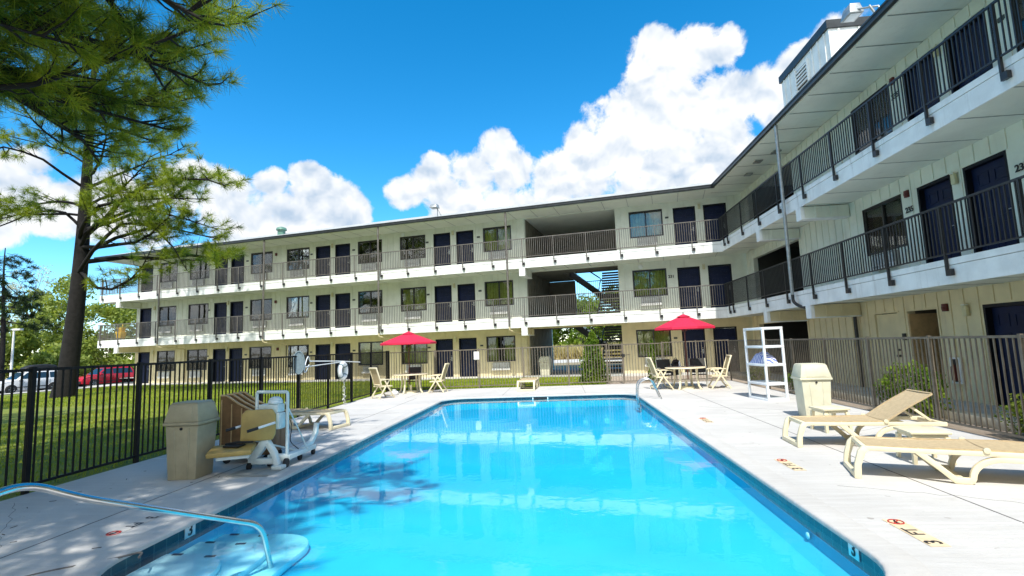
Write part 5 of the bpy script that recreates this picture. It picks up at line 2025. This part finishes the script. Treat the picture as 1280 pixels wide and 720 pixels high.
b.tube([(0, 0.15, 0.05), (0, 2.6, 0.10)], 0.014, M['ring'], 8)
b.build('pole', nt, smooth=50)
b = MB()
b.tube([(0.0 + 0.12 * math.cos(t_), -0.02 + 0.07 * math.cos(t_), 0.18 + 0.30 * math.sin(t_)) for t_ in [2 * math.pi * i / 24 for i in range(24)]], 0.018, M['net'], 8, closed=True)
b.add([(0.11 * math.cos(t_), -0.02 + 0.065 * math.cos(t_), 0.18 + 0.29 * math.sin(t_)) for t_ in [2 * math.pi * i / 24 for i in range(24)]], [tuple(range(24))], M['net'])
b.build('net_frame', nt, smooth=50)

# ------------------------------------------------------------------ mop bucket on the far balcony
mbk = thing('mop_bucket', 'yellow mop bucket on the far left corner of the middle balcony', 'bucket', tuple((tfL @ Vector((-29.0, -0.75, 3.052)))), LANG)
b = MB()
b.frustum((-0.20, 0.20, -0.16, 0.16), (-0.27, 0.27, -0.21, 0.21), 0.10, 0.58, M['yellow'])
b.build('bucket_body', mbk, bevel=0.02, smooth=40)
b = MB()
b.frustum((-0.12, 0.22, -0.14, 0.14), (-0.18, 0.26, -0.18, 0.18), 0.582, 0.86, M['yellow'])
b.tube([(0.2, 0, 0.84), (0.1, 0.0, 1.12)], 0.02, M['yellow'], 8)
b.build('wringer', mbk, bevel=0.01)
for x in (-0.17, 0.17):
    for y in (-0.12, 0.12):
        b = MB()
        b.lathe([(0.02, -0.015), (0.045, -0.015), (0.045, 0.015), (0.02, 0.015)], M['black'], 12, Matrix.Translation((x, y, 0.046)) @ Matrix.Rotation(R(90), 4, 'X'))
        b.box(x - 0.015, x + 0.015, y - 0.012, y + 0.012, 0.05, 0.1, M['black'])
        b.build('caster', mbk)


# ------------------------------------------------------------------ cars and lamp post
def make_car(name, label, loc, rotz, paint, box):
    """nose towards +x, centre of wheelbase at origin"""
    r_ = thing(name, label, 'car', loc, rotz)
    wb2 = 1.36
    low = [(-2.25, 0.38), (-2.30, 0.62), (-2.24, 0.98), (-2.05, 1.04), (0.95, 1.02), (1.75, 0.92), (2.12, 0.80), (2.24, 0.62), (2.22, 0.34), (1.72, 0.26), (-1.9, 0.26)]
    b = MB()
    k_ = len(low)
    half = [0.80, 0.86, 0.86, 0.84, 0.84, 0.80, 0.74, 0.72, 0.74, 0.80, 0.80]
    vs = [(x, -h, z) for (x, z), h in zip(low, half)] + [(x, h, z) for (x, z), h in zip(low, half)]
    fs = [tuple(range(k_)), tuple(reversed(range(k_, 2 * k_)))] + [((i + 1) % k_, i, i + k_, (i + 1) % k_ + k_) for i in range(k_)]
    b.add(vs, fs, paint)
    top = [(-2.10, 1.03), (-1.88, 1.58), (-1.70, 1.66), (0.10, 1.68), (0.38, 1.62), (1.10, 1.03)]
    hb = [0.80, 0.66, 0.62, 0.62, 0.64, 0.80]
    k2 = len(top)
    vs = [(x, -h, z) for (x, z), h in zip(top, hb)] + [(x, h, z) for (x, z), h in zip(top, hb)]
    fs = [tuple(range(k2)), tuple(reversed(range(k2, 2 * k2)))] + [((i + 1) % k2, i, i + k2, (i + 1) % k2 + k2) for i in range(k2)]
    b.add(vs, fs, paint)
    for sy in (-1, 1):
        for cx in (-wb2, wb2):
            pts = [(cx + 0.40 * math.cos(R(a)), 0.33 + 0.40 * math.sin(R(a))) for a in range(0, 181, 20)]
            b.prism(pts + [(cx - 0.4, 0.27), (cx + 0.4, 0.27)], sy * 0.845, sy * 0.868, M['black'])
    b.build('body', r_, bevel=0.05, smooth=45, seg=3)

    def side_z(x, z, sy):
        t = (z - 1.03) / 0.6
        return sy * (0.80 - 0.155 * t + 0.012)
    for sy in (-1, 1):
        for quad in (((-1.93, 1.10), (-1.15, 1.10), (-1.15, 1.55), (-1.78, 1.55)), ((-1.08, 1.10), (-0.22, 1.10), (-0.22, 1.57), (-1.08, 1.57)), ((-0.15, 1.10), (0.88, 1.10), (0.32, 1.56), (-0.15, 1.57))):
            q = MB()
            vs = [(x, side_z(x, z, sy), z) for x, z in quad] + [(x, side_z(x, z, sy) - sy * 0.03, z) for x, z in quad]
            q.add(vs, [(0, 1, 2, 3), (7, 6, 5, 4), (0, 4, 5, 1), (1, 5, 6, 2), (2, 6, 7, 3), (3, 7, 4, 0)], M['car_glass'])
            q.build('side_window', r_)
        q = MB()
        q.box(0.70, 0.92, sy * 0.90 - 0.09, sy * 0.90 + 0.09, 1.03, 1.17, paint)
        q.build('mirror', r_, bevel=0.03)
        q = MB()
        q.frustum((1.88, 2.16, sy * 0.62 - 0.12, sy * 0.62 + 0.12), (1.80, 2.05, sy * 0.62 - 0.10, sy * 0.62 + 0.10), 0.66, 0.83, M['lamp_clear'])
        q.build('headlight', r_, bevel=0.02)
        q = MB()
        q.box(-2.29, -2.12, sy * 0.75 - 0.13, sy * 0.75 + 0.13, 0.66, 1.0, M['lamp_red'])
        q.build('tail_light', r_, bevel=0.02)
        q = MB()
        for x in (-1.12, -0.18, 0.86):
            q.box(x - 0.006, x + 0.006, sy * 0.858 - 0.006, sy * 0.858 + 0.006, 0.32, 1.0, M['black'])
        q.box(-1.8, 1.5, sy * 0.862 - 0.01, sy * 0.862 + 0.01, 0.44, 0.50, M['black'])
        for x in (-0.32, 0.6):
            q.box(x - 0.22, x - 0.02, sy * 0.872 - 0.012, sy * 0.872 + 0.012, 0.86, 0.90, paint)
        q.build('door_trim', r_)
        for cx in (-wb2, wb2):
            tf = Matrix.Translation((cx, sy * 0.80, 0.33)) @ Matrix.Rotation(R(90), 4, 'X')
            q = MB()
            q.lathe([(0.20, -0.10), (0.31, -0.10), (0.33, -0.06), (0.33, 0.06), (0.31, 0.10), (0.20, 0.10)], M['tyre'], 24, tf)
            wl = q.build('wheel', r_, smooth=40)
            q = MB()
            q.lathe([(0.05, 0.085), (0.19, 0.09), (0.205, 0.105), (0.205, -0.105), (0.19, -0.09), (0.05, -0.085)], M['alloy'], 20, tf)
            for a in range(5):
                sw = Matrix.Rotation(R(72 * a), 4, 'Z')
                q.box(0.06, 0.18, -0.02, 0.02, -0.112, 0.112, M['steel'], tf @ sw)
            q.build('rim', wl)
    q = MB()
    q.add([(0.42, -0.60, 1.60), (0.42, 0.60, 1.60), (1.05, 0.74, 1.08), (1.05, -0.74, 1.08), (0.40, -0.60, 1.57), (0.40, 0.60, 1.57), (1.0, 0.74, 1.05), (1.0, -0.74, 1.05)], [(0, 1, 2, 3), (7, 6, 5, 4), (0, 4, 5, 1), (1, 5, 6, 2), (2, 6, 7, 3), (3, 7, 4, 0)], M['car_glass'])
    q.build('windscreen', r_)
    q = MB()
    q.add([(-1.91, -0.62, 1.56), (-1.91, 0.62, 1.56), (-2.12, 0.74, 1.1), (-2.12, -0.74, 1.1), (-1.87, -0.62, 1.56), (-1.87, 0.62, 1.56), (-2.06, 0.74, 1.1), (-2.06, -0.74, 1.1)], [(0, 1, 2, 3), (7, 6, 5, 4), (0, 4, 5, 1), (1, 5, 6, 2), (2, 6, 7, 3), (3, 7, 4, 0)], M['car_glass'])
    q.build('rear_window', r_)
    q = MB()
    for sy in (-1, 1):
        q.tube([(-1.6, sy * 0.55, 1.70), (-1.5, sy * 0.55, 1.745), (0.0, sy * 0.55, 1.75), (0.1, sy * 0.55, 1.69)], 0.018, M['black'], 6)
    q.build('roof_rail', r_)
    q = MB()
    q.box(2.14, 2.27, -0.6, 0.6, 0.34, 0.56, M['black'])
    q.box(-2.34, -2.2, -0.7, 0.7, 0.36, 0.56, M['black'])
    q.box(2.12, 2.2, -0.35, 0.35, 0.60, 0.74, M['black'])
    q.build('bumper', r_, bevel=0.03)
    if box:
        q = MB()
        q.box(-1.2, -1.15, -0.6, 0.6, 1.76, 1.80, M['black'])
        q.box(-0.25, -0.2, -0.6, 0.6, 1.76, 1.80, M['black'])
        q.build('roof_bar', r_)
    return r_


cdir = math.atan2(-0.96, -0.28)
make_car('parked_car', 'white parked car carrying a black roof box left of the pine trunk', (-43.0, 37.7, -0.6), cdir, M['car_white'], True)
make_car('parked_car', 'red parked car between the pine trunk and the motel corner', (-41.75, 43.5, -0.6), cdir, M['car_red'], False)
b = MB()
poly = [(-1.05, 0.0), (-1.15, 0.12), (-1.0, 0.30), (-0.4, 0.40), (0.5, 0.36), (1.0, 0.18), (1.1, 0.02)]
b.prism(poly, -0.42, 0.42, M['black'])
o = b.build('roof_box', bevel=0.08, smooth=50, seg=3)
o.location = Vector((-43.0, 37.7, -0.6)) + Vector((math.cos(cdir) * -0.7, math.sin(cdir) * -0.7, 1.80))
o.rotation_euler = (0, 0, cdir)
tag(o, 'long black roof box strapped on top of the white car', 'roof box')
lp = thing('street_lamp', 'slim white lamp post at the car park behind the white car', 'street lamp', (-52.5, 44.5, -0.6))
b = MB()
b.tube([(0, 0, 0), (0, 0, 5.6)], [0.12, 0.08], M['white'], 10)
b.build('pole', lp, smooth=50)
b = MB()
b.box(-0.1, 0.9, -0.12, 0.12, 5.5, 5.68, M['white'])
b.build('lamp_head', lp, bevel=0.02)


# ------------------------------------------------------------------ plants
def branch_path(a, b_, sag, n=6, wob=0.12):
    a, b_ = np.array(a, float), np.array(b_, float)
    L_ = np.linalg.norm(b_ - a)
    pts = []
    off = RNG.normal(size=3) * wob * L_ * 0.25
    for i in range(n + 1):
        t = i / n
        p = a + (b_ - a) * t
        p = p + off * math.sin(math.pi * t)
        p[2] += sag * math.sin(math.pi * t)
        if 0 < i < n:
            p += RNG.normal(size=3) * wob * 0.10 * L_ / n
        pts.append(p)
    return pts


def make_pine(name, label, base, top, r0, limbs, mat, needle, tuft_per, tuft_len, tuft_w, twig_gap, twig_len, group=None):
    """limbs: list of (height on trunk, end point world)"""
    base, top = np.array(base, float), np.array(top, float)
    r_ = thing(name, label, 'tree', tuple(base), 0, group)
    tb = MB()
    n = 18
    pts, rs = [], []
    for i in range(n + 1):
        t = i / n
        p = (top - base) * t + np.array([0.12 * math.sin(t * 5), 0.10 * math.sin(t * 4 + 1), 0])
        pts.append(tuple(p))
        rs.append(r0 * (1 - 0.86 * t) * (1.22 if i == 0 else 1.0))
    pts[0] = (0, 0, -0.1)
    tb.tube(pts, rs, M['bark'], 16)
    tb.build('trunk', r_, smooth=60)
    lb_ = MB()
    tips, dirs = [], []
    for (h, end) in limbs:
        t = (h - base[2]) / (top[2] - base[2])
        a = (top - base) * t
        e = np.array(end, float) - base
        L_ = np.linalg.norm(e - a)
        path = branch_path(a, e, 0.05 * L_, 7, 0.55)
        rb = min(r0 * (1 - 0.86 * t) * 0.5, 0.012 * L_ + 0.016)
        lb_.tube(path, [rb * (1 - 0.82 * i / 7) for i in range(8)], M['bark'], 7)
        P = np.array(path)
        main = unit(e - a)
        nt_ = int(L_ / twig_gap)
        for q in range(nt_):
            u = 0.28 + 0.72 * (q + RNG.uniform()) / nt_
            i = min(6, int(u * 7))
            p = P[i] + (P[i + 1] - P[i]) * (u * 7 - i)
            sd_ = unit(np.cross(main, [0, 0, 1])) * RNG.choice([-1, 1])
            d = unit(main * RNG.uniform(0.35, 0.9) + sd_ * RNG.uniform(0.4, 1.0) + np.array([0, 0, RNG.uniform(-0.25, 0.55)]))
            tl = twig_len * RNG.uniform(0.5, 1.25) * (1.15 - 0.55 * u)
            q2 = p + d * tl + np.array([0, 0, 0.10 * tl])
            mid = (p + q2) / 2 + RNG.normal(size=3) * 0.05 * tl + np.array([0, 0, -0.06 * tl])
            lb_.tube([p, mid, q2], [0.014 * (1 + tl), 0.011, 0.006], M['bark'], 5)
            k_ = max(2, int(tl / (tuft_len * 0.85)))
            for z in range(k_):
                tt = 1 - 0.62 * z / k_
                pp_ = p + (q2 - p) * tt + RNG.normal(size=3) * 0.10 * tl * (z > 0)
                dd = unit(d + RNG.normal(size=3) * 0.35 + np.array([0, 0, 0.25]))
                tips.append(pp_)
                dirs.append(dd)
        tips.append(e)
        dirs.append(main)
    lb_.build('limbs', r_, smooth=60)
    needle_mesh('needles', np.array(tips), np.array(dirs), M[needle], tuft_per, tuft_len, tuft_w, 0.85, r_)
    return r_


# pine whose trunk stands just outside the left edge of view, its crown hanging over the lawn and pool
near_limbs = [(5.6, (-3.95, 5.3, 5.62)), (5.9, (-4.6, 5.9, 6.7)), (5.4, (-5.5, 7.4, 6.1)), (6.2, (-4.9, 7.4, 7.2)), (5.8, (-7.2, 8.6, 6.0)), (6.0, (-6.6, 8.2, 7.3)),
              (5.7, (-8.6, 9.9, 6.4)), (6.4, (-8.0, 9.4, 7.9)), (5.3, (-9.8, 9.8, 6.0)), (6.3, (-10.6, 9.4, 7.4)), (6.8, (-5.6, 6.0, 8.1)), (7.0, (-7.0, 6.8, 8.6)),
              (5.2, (-6.2, 5.9, 5.9)), (6.6, (-12.2, 8.6, 7.0)), (5.6, (-11.6, 8.2, 6.0)),
              (8.0, (-2.6, 2.8, 9.3)), (8.6, (-3.2, 0.8, 9.6)), (7.6, (-2.0, 1.6, 8.6)), (8.8, (-5.5, 4.4, 10.2)), (9.2, (-8.0, 6.6, 10.8)),
              (9.6, (-4.6, 1.6, 11.4)), (10.2, (-6.0, -1.2, 11.6)), (10.6, (-6.6, 4.4, 12.0)), (11.2, (-11.5, 5.2, 12.6)), (11.8, (-7.6, 0.0, 13.6)), (12.4, (-9.0, 4.0, 14.0)),
              (8.4, (-13.6, 4.5, 9.4)), (9.0, (-13.0, -0.5, 10.0)), (7.4, (-5.8, -1.8, 8.2)), (13.2, (-8.2, 2.0, 14.8)), (13.8, (-11.0, 1.4, 15.2)), (7.2, (-14.2, 3.4, 8.0))]
for i in range(30):
    ex, ey = -6.9 + 4.9 * ((i * 0.618) % 1), -3.4 + 6.0 * ((i * 0.755) % 1)
    near_limbs.append((random.uniform(6.6, 9.0), (ex, ey, random.uniform(7.4, 10.0))))
for e in ((-4.3, 5.6, 6.2), (-5.0, 6.6, 6.6), (-6.0, 7.4, 6.7), (-6.6, 7.8, 6.3), (-7.6, 9.0, 7.1), (-8.9, 9.6, 7.0), (-9.6, 9.0, 6.6), (-5.6, 5.4, 6.9), (-7.4, 7.2, 7.4)):
    near_limbs.append((random.uniform(5.4, 6.6), e))
make_pine('pine_tree', 'near pine with long bright needles whose limbs hang in from the upper left', (-9.9, 2.3, 0), (-9.6, 2.6, 16.5), 0.42, near_limbs, 'needles', 'needles', 54, 0.25, 0.0085, 0.175, 1.0)

far_limbs = [(6.6, (-14.9, 20.8, 5.7)), (7.2, (-15.2, 21.2, 7.4)), (7.7, (-14.7, 21.0, 9.3)), (6.4, (-17.8, 20.6, 6.6)), (5.9, (-16.6, 21.2, 5.6)), (7.4, (-16.8, 20.4, 8.3)), (8.2, (-17.2, 21.0, 9.6)), (7.8, (-15.9, 21.4, 8.9)), (6.8, (-15.8, 22.2, 7.2)),
             (9.0, (-27.6, 21.0, 8.4)), (8.4, (-28.8, 21.4, 7.5)), (9.4, (-29.5, 22.5, 8.6)), (10.4, (-28.0, 21.2, 11.2)),
             (9.6, (-18.4, 21.0, 11.0)), (10.4, (-17.8, 22.4, 12.0)), (11.0, (-19.6, 19.6, 13.0)), (11.6, (-26.8, 20.8, 12.8)), (12.4, (-19.0, 23.6, 14.0)), (13.2, (-26.4, 23.6, 15.0)),
             (14.0, (-20.6, 21.0, 15.6)), (14.8, (-25.4, 21.4, 16.6)), (15.6, (-21.2, 23.2, 17.2)), (16.6, (-24.6, 22.2, 18.4)), (17.4, (-21.8, 22.0, 18.8)), (12.0, (-23.0, 18.6, 13.6)), (13.4, (-22.0, 26.0, 14.6))]
make_pine('pine_tree', 'tall pine with thick dark trunk standing on the lawn', (-24.15, 22.9, 0), (-23.1, 22.9, 19.5), 0.43, far_limbs, 'needles', 'needles', 44, 0.34, 0.015, 0.30, 1.5)
for (px, py, ph, pr, lab) in ((-17.0, 4.0, 17.5, 6.4, 'second pine shading the lawn from outside the left edge of view'),
                              (-14.0, -2.5, 16.0, 5.6, 'third unseen pine shading the lawn nearest the near end of the black fence'),
                              (-25.0, 9.5, 17.0, 6.2, 'fourth unseen pine shading the lawn in line with the tall trunk')):
    lim2 = []  # pines out of view, put here for their shade on the lawn
    for i in range(40):
        a = i * 2.399
        h = 4.6 + i * (ph - 6) / 40
        rr = pr * (1 - (h - 4) / ph)
        lim2.append((h, (px + rr * math.cos(a), py + rr * math.sin(a), h + 0.3)))
    make_pine('pine_tree', lab, (px, py, 0), (px + 0.2, py + 0.2, ph), 0.40, lim2, 'needles', 'needles', 24, 0.36, 0.018, 0.26, 1.3)
lim3 = []
for i in range(30):
    h = 5.6 + i * 0.21
    a = i * 2.4
    rr = 2.9 * (1 - (h - 5.6) / 8.5) + 0.4
    lim3.append((h, (-49.6 + rr * math.cos(a), 41.0 + rr * math.sin(a), h - 0.3 - 0.2 * rr)))
make_pine('pine_tree', 'dark pine cut by the left edge of view beyond the car park', (-49.6, 41.0, -0.6), (-49.6, 41.0, 12.2), 0.26, lim3, 'needles', 'needles_dark', 30, 0.40, 0.035, 0.34, 1.0)


def tree_variant(name, label, loc, height, rad, leafmat, n_leaf, leaf, bark='bark_grey', crown0=0.25, group='trees beyond the car park', sparse=False, scale=1.0):
    r_ = thing(name, label, 'tree', loc, random.uniform(0, 6), group)
    b = MB()
    b.tube([(0, 0, -0.2), (0.1, 0.05, height * 0.3), (0.0, 0.1, height * 0.75)], [0.05 * rad + 0.1, 0.04 * rad + 0.06, 0.04], M[bark], 9)
    cl = []
    nb_ = 34
    for i in range(nb_):
        z = height * RNG.uniform(crown0, 0.97)
        t = (z / height - crown0) / (1 - crown0)
        rr = rad * (math.sin(math.pi * min(1, 0.18 + 0.80 * t)) ** 0.7) * RNG.uniform(0.35, 1.0)
        a = RNG.uniform(0, 2 * math.pi)
        p = np.array([rr * math.cos(a), rr * math.sin(a), z])
        cl.append((p, rad * RNG.uniform(0.16, 0.36)))
        st_ = (0.05, 0.05, max(height * 0.15, z * 0.62))
        b.tube([st_, tuple((np.array(st_) + p) / 2 + np.array([0, 0, 0.2])), tuple(p)], [0.05, 0.035, 0.012], M[bark], 5)
    b.build('trunk', r_, smooth=60)
    cs = []
    per = n_leaf // nb_
    for p, s_ in cl:
        d = unit(RNG.normal(size=(per, 3))) * (RNG.uniform(0.0, 1.0, (per, 1)) ** 0.5) * s_ * np.array([1, 1, 0.75])
        cs.append(p + d)
    leaf_mesh('crown', np.concatenate(cs), leaf, M[leafmat], r_)
    return r_


kinds = [('leaf_olive', 'olive'), ('leaf', 'green'), ('leaf_olive', 'olive'), ('leaf_bright', 'bright green')]
TREES = [(-66, 42, 8.5, 4.2, 1, 'broad olive tree at the left edge behind the lamp post'),
         (-60, 50, 9.0, 4.4, 0, 'yellow green tree directly behind the lamp post'),
         (-63, 60, 12.5, 4.6, 0, 'taller yellow green tree left of the pine trunk'),
         (-54, 58, 9.0, 4.4, 2, 'dense olive tree behind the white car'),
         (-50, 66, 9.5, 4.6, 3, 'bright round tree seen just right of the pine trunk'),
         (-46, 60, 7.5, 3.8, 1, 'green tree behind the red car'),
         (-42, 66, 9.4, 4.4, 3, 'bright green tree against the motel corner'),
         (-38, 72, 9.4, 4.6, 1, 'dark green tree partly hidden by the motel corner'),
         (-44, 52, 3.6, 2.6, 2, 'low olive bush behind the red car roof'),
         (-52, 48, 3.2, 2.6, 0, 'low dry bush behind the white car'),
         (-74, 56, 11, 5.0, 2, 'large olive tree furthest to the left behind the dark pine'),
         (-33, 66, 7.6, 3.8, 3, 'leafy tree whose top shows under the lowest left balcony'),
         (2.5, 66, 7.2, 4.2, 3, 'green tree framed by the ground floor breezeway'),
         (8.5, 72, 8.4, 4.4, 1, 'dark green tree seen at the right of the breezeway opening'),
         (-3.5, 70, 6.4, 3.8, 3, 'green tree behind the left breezeway wall')]
for (x, y, h, rd, kd, lab) in TREES:
    z = -0.6 if x < -38 else 0.0
    tree_variant('broadleaf_tree', lab, (x, y, z), h * 1.04, rd * 1.22, kinds[kd][0], 8600, 0.21, crown0=0.10)
tree_variant('bare_tree', 'pale thin crowned tree rising above the olive trees at left', (-66, 58, -0.6), 14.5, 3.8, 'leaf_pale', 2600, 0.10, crown0=0.45, group=None)
# trees behind the viewer, seen only as reflections in the windows
for i, (x, y, h) in enumerate(((-22, -24, 19), (-9, -28, 17), (3, -27, 21), (15, -26, 18), (-34, -18, 20))):
    tree_variant('broadleaf_tree', ('shade tree far behind the pool on the left', 'small tree behind the near end of the pool', 'tallest tree behind the near end of the pool', 'tree behind the near end of the right wing', 'tree beyond the near end of the lawn')[i], (x, y, 0), h, 7.5, 'leaf', 5200, 0.42, crown0=0.12, group='trees behind the near end of the pool')


def shrub(name, label, loc, rx, ry, h, n, leaf, mat, conic=False, group=None):
    r_ = thing(name, label, 'shrub', loc, 0, group)
    b = MB()
    for i in range(7):
        a = i * 0.9
        b.tube([(0, 0, 0), (0.3 * rx * math.cos(a), 0.3 * ry * math.sin(a), h * 0.4), (0.6 * rx * math.cos(a), 0.6 * ry * math.sin(a), h * 0.75)], [0.02, 0.014, 0.006], M['bark_grey'], 5)
    b.build('stems', r_)
    if conic:
        z = RNG.uniform(0.0, 1.0, n) ** 1.25
        a = RNG.uniform(0, 2 * math.pi, n)
        q = (1.02 - z) ** 0.62 * RNG.uniform(0.25, 1.0, n) ** 0.5 * (1 + 0.22 * np.sin(a * 3 + z * 9) + 0.14 * np.sin(a * 7 - z * 17))
        leaf_mesh('foliage', np.stack([q * np.cos(a) * rx, q * np.sin(a) * ry, z * h + 0.03], 1), leaf, M[mat], r_)
        return r_
    d = unit(RNG.normal(size=(n, 3)))
    rr = RNG.uniform(0.55, 1.0, (n, 1)) ** 0.6
    lump = 1 + 0.16 * np.sin(d[:, 0:1] * 7 + d[:, 2:3] * 5) + 0.12 * np.sin(d[:, 1:2] * 9 + 1.3)
    p = d * rr * lump
    p[:, 2] = (p[:, 2] * 0.5 + 0.5)
    p[:, 2] = np.clip(p[:, 2], 0.02, 1.1)
    taper = (1.05 - 0.72 * np.clip(p[:, 2:3], 0, 1)) if conic else 1.0
    c = np.concatenate([p[:, 0:1] * rx * taper, p[:, 1:2] * ry * taper, p[:, 2:3] * h], 1)
    leaf_mesh('foliage', c, leaf, M[mat], r_)
    return r_


shrub('columnar_shrub', 'tall leafy shrub behind the far fence left of the gate', (1.30, 21.35, 0), 0.62, 0.5, 2.05, 4200, 0.055, 'leaf_bright', True)
shrub('round_shrub', 'rounded green shrub behind the right fence between bin and raised lounger', (6.92, 11.0, 0), 0.44, 0.72, 1.02, 3600, 0.034, 'leaf_bright')
shrub('round_shrub', 'dark green shrub behind the fence at the right edge of view', (6.95, 8.25, 0), 0.36, 0.5, 0.72, 1800, 0.032, 'leaf')
shrub('round_shrub', 'small green shrub seen through the white shelving', (6.85, 15.4, 0), 0.4, 0.55, 0.75, 1600, 0.035, 'leaf_bright')
shrub('columnar_shrub', 'slim bright shrub behind the far fence above the left chair back', (3.72, 21.5, 0), 0.24, 0.24, 1.65, 900, 0.05, 'leaf_bright', True)
shrub('round_shrub', 'low yellow green plant behind the fence beside the shelving', (6.8, 18.6, 0), 0.35, 0.5, 0.6, 900, 0.035, 'leaf')


# grass blades on the lawn, thinning with distance
def blades(n, x0, x1, y0, y1, h, keep):
    x = RNG.uniform(x0, x1, n)
    y = RNG.uniform(y0, y1, n)
    m_ = keep(x, y)
    x, y = x[m_], y[m_]
    n = len(x)
    base = np.stack([x, y, np.zeros(n)], 1)
    hh = h * RNG.uniform(0.5, 1.3, (n, 1))
    lean = RNG.normal(size=(n, 3)) * 0.35
    lean[:, 2] = 1
    tip = base + unit(lean) * hh
    sd_ = unit(np.cross(lean, RNG.normal(size=(n, 3)))) * hh * 0.11
    return np.stack([base - sd_, base + sd_, tip], 1).reshape(-1, 3)


g1 = blades(60000, -16, -7.12, 4, 20.5, 0.055, lambda x, y: x > -7.1 - (y - 2) * 1.0)
g2 = blades(60000, -7.0, 1.7, 20.7, 27, 0.07, lambda x, y: y < 25.2 + (1.75 - x) * 0.204)
g3 = blades(60000, -29, -7.12, 18, 31, 0.08, lambda x, y: y < 27.0 + (-7.05 - x) * 0.204)
gp = np.concatenate([g1, g2, g3])
go = mesh_np('grass', gp, np.arange(len(gp)), 3, M['grass'])
go['kind'] = 'stuff'
# dry reeds across the road behind the building
rp = blades(14000, -14, 18, 53, 58, 1.3, lambda x, y: y > 0)
ro = mesh_np('reeds', rp, np.arange(len(rp)), 3, M['reed'])
ro['kind'] = 'stuff'
rp2 = blades(9000, -72, -38, 47, 62, 0.9, lambda x, y: y > 0)
rp2[:, 2] -= 0.6
ro2 = mesh_np('dry_scrub', rp2, np.arange(len(rp2)), 3, M['reed'])
ro2['kind'] = 'stuff'
# needles and twigs fallen on the near deck
lt = MB()
for i in range(34):
    x, y, a = random.uniform(-6.9, -4.0), random.uniform(4.2, 11), random.uniform(0, 6.3)
    l_ = random.uniform(0.012, 0.045)
    lt.box(-l_, l_, -0.003, 0.003, 0, 0.004, M['bark'], Matrix.Translation((x, y, 0.0045)) @ Matrix.Rotation(a, 4, 'Z'))
lo = lt.build('pine_litter')
lo['kind'] = 'stuff'
